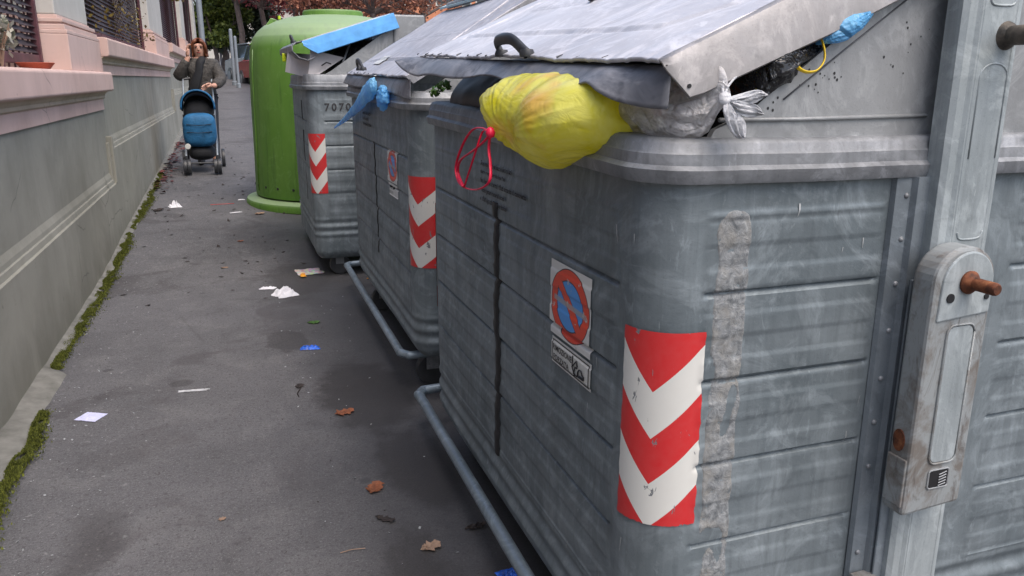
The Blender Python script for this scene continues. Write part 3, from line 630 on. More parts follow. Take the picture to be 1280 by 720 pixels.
    def decal(s, name, m, q0, q1, z0, z1, off=.0022, nq=24, nz=60, ragged=0, parent=None, label=None, apex=.5):
        q = np.linspace(q0, q1, nq); z = np.linspace(z0, z1, nz); Q, Z = np.meshgrid(q, z)
        if ragged:
            for i in range(nz):
                Q[i, 0] += ragged*mnoise.noise((i*.35, 1, q0)); Q[i, -1] += ragged*mnoise.noise((i*.35, 7, q0))
            for j in range(nq): Z[0, j] += ragged*1.5*abs(mnoise.noise((j*.35, 3, q0)))
        mb = MB(); mb.grid(s.P(Q, Z, off)); uu = (Q-q0)/(q1-q0); uu = np.where(uu < apex, uu/apex*.5, .5+(uu-apex)/(1-apex)*.5) if apex != .5 else uu; U = np.stack([uu, (Z-z0)/(z1-z0)], -1).reshape(-1, 2)
        return s.put(mb, name, m, uv=U, smooth=2, recalc=False, label=label)
    def ribbon(s, name, m, pts, w, off=.004):                  # pts: (q,z) list
        p = np.array(pts); rows_ = []
        for i, (q, z) in enumerate(pts):
            ww = w*(1+.25*math.sin(i*1.9)); r_ = [s.P(q-ww, z, .001), s.P(q-ww*.7, z, off), s.P(q+ww*.7, z, off), s.P(q+ww, z, .001)]; rows_.append(r_)
        return s.put(MB().grid(np.array(rows_)), name, m, smooth=2)
    def text(s, name, m, body, q, z, size, off=.0035, spacing=1.0, bold=0, slope=0, sy=1.0):
        vs, fs = text_mesh(body, size, spacing, bold); mb = MB()
        a = np.array([(v_.x, v_.y) for v_ in vs]); W_ = s.P(q+a[:, 0], z+a[:, 1]*sy+slope*a[:, 0], off); mb.add(W_.tolist(), fs)
        return s.put(mb, name, m, recalc=False)
def spline(pts, n):
    P_ = [Vector(p) for p in pts]; P_ = [P_[0]]+P_+[P_[-1]]; out = []
    for i in range(1, len(P_)-2):
        for k in range(n):
            t_ = k/n; a, b, c, d = P_[i-1:i+3]
            out.append(.5*((2*b)+(c-a)*t_+(2*a-5*b+4*c-d)*t_*t_+(3*b-a-3*c+d)*t_**3))
    out.append(P_[-2]); return out
def pedal(B, out, z, near, far, lift=.0):
    x = B.x0-out
    p = [(B.x0+.30, near, z+.01), (x+.06, near, z), (x+.02, near+.012, z), (x, near+.055, z), (x, near+.12, z), (x, (near+far)/2, z), (x, far-.10, z), (x, far-.05, z), (x+.018, far-.010, z), (x+.055, far, z), (B.x0+.30, far, z+.01)]
    return B.put(MB().tube(spline(p, 6), .0165, 12), 'pedal_bar', M['pipe'], smooth=2)
def foot(B, x, y, z0=0):
    w = MB().lathe([(.02, -.022), (.06, -.022), (.065, 0), (.06, .022), (.02, .022)], n=20, M=Matrix.Translation((x, y, z0+.065)) @ Matrix.Rotation(PI/2, 4, 'X'))
    o = B.put(w, 'wheel', M['black_plastic'], smooth=True)
    k = MB().box((x-.025, y-.03, z0+.07), (x+.025, y+.03, B.zb+B.dz+.03)).build('bracket', M['zinc_rim'], o)
def lid(B, Fn, Ff, slope, length, m, name='lid', ny=240, nx=130, beads=True, curve=.0, thick=.006, pinch=.0018):
    # Fn / Ff: near and far ends of the front edge; surface runs back in +X climbing at the slope
    Fn = Vector(Fn); Ff = Vector(Ff); V_ = np.linspace(0, 1, ny); U_ = np.linspace(0, 1, nx)
    R_ = np.zeros((nx, ny, 3))
    def sm(x, a, b): t_ = np.clip((x-a)/(b-a), 0, 1); return t_*t_*(3-2*t_)
    Ln = (Ff-Fn).length
    for i, u in enumerate(U_):
        d = u*length; y = Fn.y+(Ff.y-Fn.y)*V_; x = Fn.x+(Ff.x-Fn.x)*V_+d*math.cos(slope); z = Fn.z+(Ff.z-Fn.z)*V_+d*math.sin(slope)-curve*d*d
        h = np.zeros(ny); yy = V_*Ln
        if beads:
            # pressed tray: a recessed double bead round the middle, transverse creases, plus cross beads
            inx = np.minimum(np.minimum(yy-.10, Ln-.10-yy), (d-.115)*np.ones(ny)); chamf = (yy-.10)+(d-.115)*1.0-.09
            inx = np.minimum(inx, chamf)
            h += -.0035*np.exp(-((inx-.0)/.0045)**2)+.003*np.exp(-((inx-.016)/.0045)**2)
            for c in (.30, .47, .64): h += .7*(.0035*np.exp(-((d-c)/.005)**2)-.003*np.exp(-((d-c-.012)/.0045)**2))*sm(inx, .06, .08)*(np.abs(np.mod(yy/Ln*2, 1)-.5) < .42)
        # pinched front edge
        k = np.exp(-(d/.035)**2); ph = np.mod(yy/.068+.2*np.sin(yy*7), 1)-.5
        h += pinch*k*(-np.exp(-(ph/.10)**2))+.0015*k*np.sin(yy*31)+.0025*math.exp(-d/.1)*np.sin(yy*11+1.2)
        h += .0025*np.sin(yy*6+d*14)*np.sin(d*9)+.003*np.sin(yy*3.1+.4)
        R_[i, :, 0] = x-h*math.sin(slope); R_[i, :, 1] = y; R_[i, :, 2] = z+h*math.cos(slope)
    mb = MB(); mb.grid(R_); o = B.put(mb, name, m, smooth=True)
    md = o.modifiers.new('s', 'SOLIDIFY'); md.thickness = thick; md.offset = -1 if o.data.polygons[0].normal.z > 0 else 1
    return o, R_
def flap(B, Fn, Ff, drop, m, far_curl=0, out=.035, n=120, slits=18, sl=.45):
    # rubber skirt hanging from the front edge of the lid, near end first
    Fn = Vector(Fn); Ff = Vector(Ff); rows_ = []
    for k in range(13):
        t_ = k/12; row = []
        for j in range(n):
            s_ = j/(n-1); p = Fn.lerp(Ff, s_); dr = drop(s_)
            wv_ = .5*math.sin(s_*9+.5)+.35*math.sin(s_*17+2)+.15*math.sin(s_*41)
            ox = -out*(t_-.12*t_*t_)*(1+.30*wv_)*min(1, .05+s_/.10); oz = -dr*(.75*t_+.25*t_*t_)+.005*wv_*math.sin(t_*3)
            if far_curl: c = max(0, (s_-.88)/.12); oz += c*c*far_curl*t_; ox -= c*.02*t_
            row.append((p.x+.012+ox-.004*t_*wv_, p.y, p.z-.004+oz))
        rows_.append(row)
    o = B.put(MB().grid(rows_), 'rubber_flap', m, smooth=2, solid=.0028)
    for i in range(slits):
        p = Fn.lerp(Ff, (i+.5)/slits+.010*math.sin(i*5)); l = .6+.3*math.sin(i*3.3)
        B.put(MB().tube([p+Vector((.001, .002, .0045)), p+Vector((.013*l, -.006*l, .0045+.014*l*sl))], [.0020, .0008], 5), 'edge_slit', M['crease'])
    return o
def handle(B, P_, along, up, w=.075):
    a = Vector(P_)
    pts = [a+Vector((0, 0, 0)), a+Vector(up)*.7+Vector(along)*.10*0, a+Vector(up)+Vector(along)*.18, a+Vector(up)+Vector(along)*.66, a+Vector(up)*.25+Vector(along)*.92, a+Vector(along)]
    o = B.put(MB().tube(spline(pts, 4), .0115, 10, flat=.62), 'lid_handle', M['black_plastic'], smooth=2)
    for q in (a, a+Vector(along)): MB().lathe([(.014, -.006), (.015, .0), (.012, .008), (.0, .009)], c=q, n=14).build('handle_foot', M['black_plastic'], o, smooth=True)
    return o
def gable(B, y, x0, z0, slope, length, m, crease=None, back=1.19, name='end_gable'):
    pts = [(B.x0+.03, z0), (B.x0+.03, z0+.012)]
    xe = x0+length*math.cos(slope); ze = z0+.03+length*math.sin(slope)
    poly = [(x0-.03, z0), (x0, z0+.02), (xe, ze), (B.x0+B.D-.05, ze), (B.x0+B.D-.03, z0)]
    mb = MB().prism([(a, b) for a, b in poly], 1, y, y+.012)
    return B.put(mb, name, m, bevel=.003)

# ---- container 1 (nearest)
B1 = Bin(.556, 1.0, 1.42, 1.19, .08, 0, 'dumpster', 'nearest grey steel dumpster with its lid propped open by rubbish bags', .004)
B1.body(M['zinc']); B1.rim(M['zinc_rim'], out=.017)
pedal(B1, .030, .135, .93, 2.585); foot(B1, .68, 1.15); foot(B1, .68, 2.2); foot(B1, 1.6, 1.15); foot(B1, 1.6, 2.2)
cw = .165
B1.decal('chevron_sticker', M['chevron'], B1.sf(1.075), B1.se(.653), .498, .826, ragged=.0022, nq=48, apex=.43)
B1.decal('chevron_sticker', M['chevron'], -.18, -.03, .50, .83)
B1.decal('no_parking_sticker', M['noparking'], B1.sf(1.382), B1.sf(1.200), .722, .868, nq=40)
tw = B1.decal('towing_sticker', M['sticker_white'], B1.sf(1.372), B1.sf(1.192), .664, .716)
def frame_rect(B, q0, q1, z0, z1, w, off, name, m):
    mb = MB()
    for a, b, c, d in ((q0, q1, z1-w, z1), (q0, q1, z0, z0+w), (q0, q0+w*1.3, z0, z1), (q1-w*1.3, q1, z0, z1)):
        Q, Z = np.meshgrid(np.linspace(a, b, 8), np.linspace(c, d, 12)); mb.grid(B.P(Q, Z, off))
    return B.put(mb, name, m, recalc=False)
frame_rect(B1, B1.sf(1.366), B1.sf(1.198), .668, .712, .0022, .0032, 'sticker_border', M['black'])
B1.text('lettering', M['black'], 'RIMOZIONE', B1.sf(1.360), .693, .0165, .0042, bold=.0004, sy=.95)
B1.text('lettering', M['black'], 'FORZATA', B1.sf(1.357), .674, .0165, .0042, bold=.0004, sy=.95)
# tow hook with car pictogram
def strokes(B, name, segs, q, z, sc, w, off=.0045, m=None):
    mb = MB()
    for sg in segs:
        P_ = [B.P(q+a*sc, z+b*sc, off) for a, b in sg]
        mb.tube([Vector(p) for p in P_], w, 5, flat=.5)
    return B.put(mb, name, m or M['black'])
strokes(B1, 'tow_pictogram', [[(0, .9), (0.05, .4), (.25, .15), (.6, .1)], [(0.05, .4), (.5, .8), (.62, .55)], [(.2, .1), (.35, .45), (.6, .5)], [(.7, .35), (.8, .5), (1.05, .5), (1.15, .35), (1.3, .3), (1.3, .15), (.7, .12), (.7, .35)], [(.8, .2), (1.2, .22)], [(.25, -.02), (.3, .08)]], B1.sf(1.268), .672, .040, .0018)
# instructions in small worn print
for i, (tx, q, z, sz) in enumerate([('Deporre i rifiuti nei sacchi ben chiusi', 1.845, 1.0, .0155), ('chiudere sempre il coperchio dopo l\'uso', 1.845, .981, .0115), ('Non lasciare a terra i rifiuti accanto al cassonetto', 1.85, .958, .0165), ('Vietato gettare materiali accesi', 1.85, .936, .0145), ('e rifiuti ingombranti o pericolosi', 1.85, .915, .0155)]):
    B1.text('lettering', M['print_grey'], tx, B1.sf(q), z, sz, .0036, bold=.0006, slope=-.0)
# black sealant run and smaller marks on the front
rp = []
for i in range(60):
    z = .925-.635*i/59; rp.append((B1.sf(1.735)+.006*math.sin(i*.22)+.012*mnoise.noise((i*.09, 2, 0))+.004*(i > 14), z))
B1.ribbon('black_sealant_run', M['black'], rp, .015, .006)
B1.decal('adhesive_residue', M['crust'], B1.se(.664), B1.se(.722), .985, 1.008, .004, ragged=.006) if 0 else None
def crust(B, q0, q1, z0, z1):
    nq, nz = 26, 240; q = np.linspace(q0, q1, nq); z = np.linspace(z0, z1, nz); Q, Z = np.meshgrid(q, z); Hh = np.zeros_like(Q)
    w = q1-q0
    for i in range(nz):
        lo = q0+.006*mnoise.noise((z[i]*22, 0, 1)); hi = q1+.006*mnoise.noise((z[i]*22, 5, 1))
        top = min(1, math.sqrt(max(0, 1-max(0, (z[i]-(z1-.03))/.03)**2)))
        c = (lo+hi)/2; Q[i] = c+(np.linspace(lo, hi, nq)-c)*max(.05, top)
        for j in range(nq):
            n_ = mnoise.noise((Q[i, j]*70, z[i]*70, 0))+.6*mnoise.noise((Q[i, j]*170, z[i]*150, 3)); big = mnoise.noise((Q[i, j]*30, z[i]*12, 8))
            Hh[i, j] = .0010+.0016*n_ if big > -.28-.25*(z[i] > .85) else -.002
        Hh[i, 0] = Hh[i, -1] = -.001
    Hh[0] = Hh[-1] = -.001
    return B.put(MB().grid(B.P(Q, Z, Hh)), 'adhesive_residue', M['crust'], smooth=2)
crust(B1, B1.se(.664), B1.se(.722), .24, 1.012)
for (Xa, za, w, h_) in [(.70, .80, .004, .0)]: pass
# patches and pale scrapes on the front corner
def scrapes(B, n, qa, qb, za, zb, seed):
    R_ = random.Random(seed); mb = MB()
    for _ in range(n):
        q = R_.uniform(qa, qb); z = R_.uniform(za, zb); l = R_.uniform(.006, .035); w = R_.uniform(.0006, .0016); sl_ = R_.uniform(-.5, .5)
        mb.grid(B.P(np.array([[q-w, q+w], [q-w*.6+l*sl_*.3, q+w+l*sl_*.3], [q+l*sl_*.6, q+l*sl_*.6+w*.3]]), np.array([[z, z], [z-l*.5, z-l*.5], [z-l, z-l]]), .0012))
    o = B.put(mb, 'scratches', M['scrape'], recalc=False); o['kind'] = 'stuff'
scrapes(B1, 26, .1, B1.se(1.0), .3, 1.03, 3)
# --- near end: flange strip, strut, lifting arm, pin
Yf = 1.0
x_ = lambda a: a
fl = B1.put(MB().prism([(.976, .999), (.979, .990), (1.004, .986), (1.008, .976), (1.040, .972), (1.044, .999)], 2, .16, 1.050), 'corner_flange', M['zinc_blue'])
B1.put(MB().box((1.044, .986, .16), (1.070, .999, .852)), 'back_plate', M['zinc_blue'])
B1.put(MB().box((1.010, .9665, .16), (1.052, .9715, .886)), 'cover_strip', M['zinc_blue'], bevel=.002)
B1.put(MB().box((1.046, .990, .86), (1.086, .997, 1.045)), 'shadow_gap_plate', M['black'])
for (u, v) in [(1143, 245), (1133, 300), (1124, 356), (1115, 415), (1105, 475), (1096, 530), (1086, 586), (1067, 695)]:
    p = at(u, v, 1, .980); xx = min(max(p.x, .990), .998)
    B1.put(MB().lathe([(.0048, 0), (.0048, .0015), (.0035, .0035), (.0012, .0045)], n=12, M=Matrix.Translation((xx, .9885, p.z)) @ Matrix.Rotation(PI/2, 4, 'X')), 'rivet', M['zinc_rim'], smooth=True)
# strut: pressed channel
st = MB().prism([(1.028, .985), (1.028, .957), (1.036, .951), (1.048, .949), (1.054, .945), (1.126, .945), (1.131, .949), (1.137, .951), (1.140, .958), (1.140, .985)], 2, .14, 1.62)
strut = B1.put(st, 'lifting_strut', M['zinc_arm'])
def press(cx, z0, z1, w, yy):
    pts = []; n = 8
    for k in range(n+1): an = PI*k/n; pts.append((cx+w*math.cos(an), yy, z1-w*.7+w*.7*math.sin(an)))
    pts = [(cx+w, yy, z0)]+pts+[(cx-w, yy, z0)]
    return MB().tube(pts, .003, 6, flat=.6)
press(1.094, 1.08, 1.222, .027, .9462).build('pressed_bead', M['zinc_arm'], strut, smooth=2)
for zz in (.952, 1.305): MB().tube(spline([(1.066, .9455, zz+.012), (1.070, .9455, zz+.003), (1.080, .9455, zz), (1.104, .9455, zz), (1.114, .9455, zz+.003), (1.118, .9455, zz+.012)], 4), .0028, 6, flat=.7).build('pressed_bead', M['zinc_arm'], strut, smooth=2)
for xa in (1.058, 1.122): MB().tube([(xa, .9465, .3), (xa, .9465, 1.5)], .0026, 6).build('pressed_bead', M['zinc_arm'], strut)
# lifting arm casing: long plate with round head
def plate(cx, w, ztop, zbot, y0, y1, n=14):
    poly = []
    for k in range(n+1): an = PI*k/n; poly.append((cx+w*math.cos(an), ztop-w+w*math.sin(an)))
    poly += [(cx-w*1.02, zbot+.004), (cx+w*.98, zbot+.018)]
    return poly
AX = 1.047
def head(cx, w, zt_, zb_, hgt=.052, n=16):
    return [(cx+w*math.cos(PI*k/n), zt_-hgt+hgt*math.sin(PI*k/n)) for k in range(n+1)]+[(cx-w*1.04, zb_), (cx+w*.98, zb_+.008)]
ap = B1.put(MB().prism(head(AX, .060, .951, .500), 1, .900, .944), 'lifting_arm', M['arm_worn'], bevel=.006)
MB().prism(head(AX+.004, .051, .944, .835), 1, .8965, .902).build('arm_head_plate', M['zinc_arm'], ap, bevel=.003)
def rr(cx, cz, w, h, r, n=5):
    out = []
    for sx, sz, a0 in ((1, 1, 0), (-1, 1, PI/2), (-1, -1, PI), (1, -1, 1.5*PI)):
        for k in range(n+1): an = a0+PI/2*k/n; out.append((cx+sx*(w-r)+r*math.cos(an), cz+sz*(h-r)+r*math.sin(an)))
    return out
MB().prism(rr(AX+.005, .708, .025, .116, .012), 1, .8985, .902).build('inset_plate', M['zinc_arm'], ap)
ring = rr(AX+.005, .708, .028, .119, .014); MB().tube([(a, .899, b) for a, b in ring+ring[:1]], .0026, 6, flat=.7).build('inset_lip', M['arm_worn'], ap, smooth=2)
MB().prism(rr(AX+.003, .561, .019, .0145, .004), 1, .8975, .901).build('spring_window', M['black'], ap)
for k in range(5): MB().tube([(AX+.002, .8965, .549+k*.005), (AX+.017, .8965, .552+k*.0052)], .0010, 5).build('spring_coil', M['zinc_rim'], ap)
ring = rr(AX+.003, .561, .021, .0165, .005); MB().tube([(a, .899, b) for a, b in ring+ring[:1]], .0018, 6).build('window_lip', M['zinc_gable'], ap)
for hx, hz, hr in ((AX-.030, .873, .0075), (AX+.043, .870, .0045)):
    MB().lathe([(hr, 0), (hr, .003)], n=16, M=Matrix.Translation((hx, .8975, hz)) @ Matrix.Rotation(PI/2, 4, 'X')).build('bolt_hole', M['black'], ap)
MB().box((AX-.065, .904, .515), (AX-.060, .943, .600)).build('side_tab', M['arm_worn'], ap, bevel=.002)
MB().lathe([(.0, 0), (.012, 0), (.012, .002)], n=14, M=Matrix.Translation((AX-.0615, .926, .628)) @ Matrix.Rotation(-PI/2, 4, 'Y') @ Matrix.Scale(1.6, 4, (1, 0, 0))).build('rusty_notch', M['rust'], ap)
pin = MB().lathe([(.0, -.004), (.0175, -.004), (.0185, .003), (.014, .008), (.0100, .012), (.0100, .046), (.009, .049), (.0075, .0505), (.0, .0505)], n=24, M=Matrix.Translation((AX+.003, .896, .896)) @ Matrix.Rotation(PI/2, 4, 'X'))
pin.build('lifting_pin', M['rust'], ap, smooth=True)
MB().lathe([(.0, -.01), (.026, -.01), (.020, .004), (.0145, .010), (.0140, .12), (.0, .121)], n=22, M=Matrix.Translation((1.108, .946, 1.262)) @ Matrix.Rotation(PI/2, 4, 'X')).build('upper_pin', M['grime_rod'], strut, smooth=True)
B1.put(MB().box((.975, .945, .335), (1.015, .985, .343)), 'footplate', M['arm_worn'], bevel=.002)
B1.put(MB().box((1.0315, .9485, .842), (1.040, .950, .872)), 'slot', M['black'])
# print on the rim right of the strut
for sx, tx in ((1.232, 'KL 240'),): B1.text('lettering', M['print_grey'], tx, B1.se(sx), 1.105, .018, .020, bold=.0006)
# gable panel above the rim with a diagonal crease
g1 = B1.put(MB().prism([(.64, 1.10), (.655, 1.128), (.70, 1.146), (1.02, 1.374), (1.20, 1.46), (1.71, 1.46), (1.71, 1.10)], 1, 1.012, 1.024), 'end_gable', M['zinc_gable'])
MB().tube([(.768, 1.0118, 1.170), (.88, 1.0118, 1.249), (1.08, 1.0118, 1.388)], .0036, 6, flat=.35).build('crease', M['crease'], g1, smooth=2)
MB().tube([(.66, 1.0105, 1.142), (.80, 1.011, 1.141), (1.04, 1.011, 1.143)], .004, 8, flat=.8).build('lower_bead', M['zinc_gable'], g1, smooth=2)
R_ = random.Random(5); mb = MB()
for (cx_, cz_, n_) in ((.84, 1.205, 12), (.80, 1.185, 4), (.99, 1.262, 6), (.955, 1.22, 4), (.74, 1.16, 5), (.72, 1.185, 2)):
    for _ in range(n_):
        q = (cx_+R_.gauss(0, .014), cz_+R_.gauss(0, .012)); r_ = R_.uniform(.0008, .0022); mb.add([(q[0]+r_*math.cos(a), 1.0115, q[1]+r_*1.2*math.sin(a)) for a in np.arange(0, 6.28, 1.05)], [(0, 1, 2, 3, 4, 5)])
o = mb.build('tar_specks', M['black'], g1, recalc=False); o['kind'] = 'stuff'
B1.put(MB().prism([(.64, 1.118), (.70, 1.150), (1.02, 1.374), (1.20, 1.46), (1.71, 1.46), (1.71, 1.118)], 1, 2.345, 2.357), 'end_gable', M['zinc_gable'])
B1.put(MB().box((1.68, 1.02, 1.12), (1.70, 2.35, 1.46)), 'rear_panel', M['zinc_gable'])
# lid
SL = math.radians(24.0)
l1, R1 = lid(B1, (.552, 1.0, 1.222), (.520, 2.365, 1.268), SL, .86, M['zinc_lid'], ny=330, nx=200)
flg = []
for d in np.linspace(0, .86, 40):
    x = .552+d*math.cos(SL); z = 1.222+d*math.sin(SL)
    hh = .062*min(1, math.sqrt(max(0, 1-(max(0, .03-d)/.03)**2))*.9+.1) if d < .03 else .062+.012*min(1, d/.3)
    flg.append([(x, 1.002, z+.002), (x, .992, z-.001), (x+.004, .988, z-.010), (x+hh*.38, .986, z-hh*.9), (x+hh*.39, .990, z-hh*.93)])
o = B1.put(MB().grid(flg), 'side_flange', M['flange'], smooth=True, solid=.004)
MB().lathe([(.003, 0), (.003, .002)], n=10, M=Matrix.Translation((.592, .985, 1.190)) @ Matrix.Rotation(PI/2, 4, 'X')).build('rivet_hole', M['black'], o)
flap(B1, (.556, .990, 1.220), (.512, 2.40, 1.264), lambda s: .040+.006*math.sin(s*9+.6)+.004*math.sin(s*23)-.020*math.exp(-((s-.115)/.035)**2)+.014*math.exp(-(s/.05)**2), M['rubber'], far_curl=.024, out=.055)
handle(B1, (.538, 1.645, 1.250), (0, -.155, -.004), (-.014, 0, .027))
# lid straps, latch and mud patch at the top of the picture
B1.put(MB().lathe([(.012, 0), (.012, .008), (.006, .012), (.006, .02)], c=R1[70][190], n=12), 'lid_stud', M['black_plastic'])

# ---- container 2
B2 = Bin(.575, 2.76, 1.57, 1.19, .08, .04, 'dumpster', 'middle grey steel dumpster with a closed lid and a blue bag caught under it', .007)
B2.body(M['zinc']); B2.rim(M['zinc_rim']); pedal(B2, .030, .145, 2.93, 4.62); foot(B2, .67, 2.98); foot(B2, .67, 4.1); foot(B2, 1.6, 2.98); foot(B2, 1.6, 4.1)
B2.decal('chevron_sticker', M['chevron'], B2.sf(2.85), B2.se(.685), .53, .862, nq=30, nz=40, apex=.40)
B2.decal('chevron_sticker', M['chevron'], -.18, -.03, .53, .862, nq=14, nz=30)
B2.decal('no_parking_sticker', M['noparking'], B2.sf(3.24), B2.sf(3.05), .80, .93, nq=20)
B2.decal('towing_sticker', M['sticker_white'], B2.sf(3.22), B2.sf(3.05), .745, .795, nq=10); B2.text('lettering', M['black'], 'RIMOZIONE', B2.sf(3.21), .772, .016, .0042); B2.text('lettering', M['black'], 'FORZATA', B2.sf(3.21), .753, .016, .0042)
rp = [(B2.sf(3.56)+.012*mnoise.noise((i*.12, 6, 0)), .93-.50*i/39) for i in range(40)]; B2.ribbon('black_sealant_run', M['black'], rp, .0065)
for tx, z, sz in (('Deporre i rifiuti nei sacchi', 1.04, .022), ('chiudere il coperchio', 1.015, .02), ('Non lasciare rifiuti a terra', .99, .022)): B2.text('lettering', M['print_grey'], tx, B2.sf(3.85), z, sz, .004, bold=.0008)
scrapes(B2, 14, .1, B2.se(.9), .3, 1.05, 8)
SL2 = math.radians(31)
l2, R2 = lid(B2, (.560, 2.765, 1.205), (.565, 4.34, 1.228), SL2, .62, M['zinc_lid_old'], ny=200, nx=110, pinch=.003)
flap(B2, (.562, 2.75, 1.203), (.566, 4.36, 1.226), lambda s: .050+.004*math.sin(s*11)+.022*math.exp(-(s/.07)**2), M['rubber'], out=.030, slits=14, sl=.6)
for yy_ in (2.77, 4.318): B2.put(MB().prism([(.62, 1.155), (.66, 1.172), (1.09, 1.475), (1.19, 1.52), (1.73, 1.5), (1.73, 1.155)], 1, yy_, yy_+.012), 'end_gable', M['zinc_gable'])
fl2 = [[(.56+d*math.cos(SL2), 2.768, 1.205+d*math.sin(SL2)), (.56+d*math.cos(SL2)+.025, 2.755, 1.205+d*math.sin(SL2)-.022)] for d in np.linspace(0, .62, 14)]; B2.put(MB().grid(fl2), 'side_flange', M['rubber'], solid=.004)
handle(B2, (.548, 3.75, 1.240), (0, -.12, 0), (-.01, 0, .034))
q = R2[22][150]; B2.put(MB().grid([[R2[i][j]+np.array([-.002, 0, .004]) for j in range(118, 140)] for i in range(14, 27)]), 'paper_label', M['sticker_white'])
B2.put(MB().tube(spline([R2[8][16], R2[40][20], R2[75][28], R2[109][40]], 6), .004, 8), 'lid_bead', M['zinc_lid_old'])
# rear half of the lid, pale, with its grey hinge tube
B2.put(MB().grid([[(1.07, 2.80, 1.535), (1.07, 4.32, 1.555)], [(1.35, 2.80, 1.66), (1.35, 4.32, 1.68)], [(1.75, 2.8, 1.5), (1.75, 4.32, 1.5)]]), 'rear_lid', M['cyan'], solid=.01)
B2.put(MB().tube([(1.09, 2.74, 1.555), (1.09, 4.20, 1.562)], .016, 10), 'hinge_tube', M['zinc_gable'])
# rear half lid of container 1
B1.put(MB().grid([[(1.34, 1.02, 1.58), (1.34, 2.36, 1.62)], [(1.72, 1.02, 1.48), (1.72, 2.36, 1.48)]]), 'rear_lid', M['zinc_lid'], solid=.01)

# ---- container 3, lid wide open with a painted blue flange
B3 = Bin(.405, 4.9, 1.25, 1.15, .07, .07, 'dumpster', 'farthest grey steel dumpster with a blue edged lid held wide open by cardboard', .008, zb=.05, zt=1.08)
B3.body(M['zinc']); B3.tilt = 0; B3.rim(M['zinc_rim'], out=.016, h=.09)
foot(B3, .55, 5.0, .0); foot(B3, .52, 5.9, .04); foot(B3, 1.4, 5.0, .0); foot(B3, 1.4, 5.9, .04)
B3.decal('chevron_sticker', M['chevron'], B3.front+B3.arc-.105, B3.se(.495), .527, .882, nq=20, nz=40)
B3.text('lettering', M['print_grey'], '7070', B3.se(.50), 1.015, .062, .004, spacing=1.35, bold=.001)
sq = [[(0, 0), (.02, .05), (.03, .12), (.0, .18)], [(.05, .25), (.0, .3), (.02, .4), (.05, .44)], [(.0, .5), (.04, .52), (.02, .62)]]
strokes(B3, 'scribble', sq, B3.sf(5.25), .45, 1, .003)
B3.put(MB().prism([(.52, 1.225), (.55, 1.24), (.93, 1.50), (1.5, 1.50), (1.5, 1.225)], 1, 4.915, 4.93), 'end_gable', M['zinc_gable'])
B3.put(MB().prism([(.52, 1.225), (.55, 1.24), (.93, 1.50), (1.5, 1.50), (1.5, 1.225)], 1, 6.1, 6.115), 'end_gable', M['zinc_gable'])
B3.put(MB().box((1.48, 4.93, 1.22), (1.5, 6.1, 1.50)), 'rear_panel', M['zinc_gable']); B3.put(MB().box((.93, 4.90, 1.40), (1.12, 6.1, 1.565)), 'hinge_box', M['zinc_gable'], bevel=.01)
SL3 = math.radians(17.5)
l3, R3 = lid(B3, (.395, 4.88, 1.405), (.375, 6.13, 1.42), SL3, .56, M['zinc_lid_old'], ny=110, nx=60)
f3 = []
for d in np.linspace(0, .56, 20):
    x = .395+d*math.cos(SL3); z = 1.403+d*math.sin(SL3); k = min(1, .25+d/.07); f3.append([(x, 4.882, z), (x, 4.876, z-.003), (x+.015*k, 4.873, z-.04*k), (x+.03*k, 4.872, z-.080*k), (x+.031*k, 4.877, z-.083*k)])
B3.put(MB().grid(f3), 'side_flange', M['blue_paint'], solid=.003)
fb = [[(.395+dx, 4.884+(6.12-4.884)*s_, 1.405+.015*s_+dz_) for s_ in np.linspace(0, 1, 12)] for dx, dz_ in ((0, 0), (-.03, -.006), (-.055, -.025), (-.055, -.055), (-.02, -.09), (.03, -.105), (.07, -.085))]
B3.put(MB().grid(fb), 'rubber_flap', M['rubber'], smooth=True, solid=.006)
handle(B3, (.39, 5.55, 1.425), (0, -.12, 0), (-.012, 0, .034))
B3.put(MB().tube([(.62, 4.95, 1.27), (.72, 5.1, 1.46)], .006, 6), 'lid_stay', M['zinc_rim'])

# ------------------------------------------------------------------ green bell container
GX, GY = .90, 7.6; gb = gz(6.9)-.01
bell = empty('bell_container', (GX, GY, gb), 'large green plastic bell container with a rounded top behind the dumpsters', 'recycling container')
MB().lathe([(.60, 0), (.85, 0), (.865, .015), (.865, .055), (.855, .075), (.79, .088), (.77, .095)], n=96).build('base_ring', M['green'], bell, smooth=True)
pf = [(.772, .11), (.775, .14), (.765, .5), (.758, .95), (.750, 1.20), (.735, 1.36), (.705, 1.46), (.69, 1.475), (.655, 1.52), (.60, 1.565), (.575, 1.57), (.50, 1.605), (.40, 1.635), (.28, 1.655), (.05, 1.66)]
MB().lathe(pf, n=96).build('shell', M['green'], bell, smooth=True)
for k in range(6):
    an = PI+.25+k*PI/3; MB().tube([(.776*math.cos(an), .776*math.sin(an), .16), (.768*math.cos(an), .768*math.sin(an), .6), (.752*math.cos(an), .752*math.sin(an), 1.2), (.735*math.cos(an), .735*math.sin(an), 1.36)], .006, 6).build('mould_seam', M['green'], bell, smooth=2)
MB().lathe([(.26, 1.60), (.265, 1.685), (.255, 1.70), (.05, 1.702)], n=64).build('top_cap', M['green'], bell, smooth=True)
MB().prism([(-.74, 1.40), (-.56, 1.60), (-.54, 1.63), (-.50, 1.62), (-.45, 1.56), (-.60, 1.40)], 1, -.06, .06).build('chute_fin', M['green'], bell, bevel=.008)
MB().lathe([(.0, 0), (.012, 0), (.012, .03), (.0, .032)], c=(-.47, -.1, 1.615), n=10).build('lifting_stud', plain('lime_plastic', (.45, .6, .02), .4), bell)
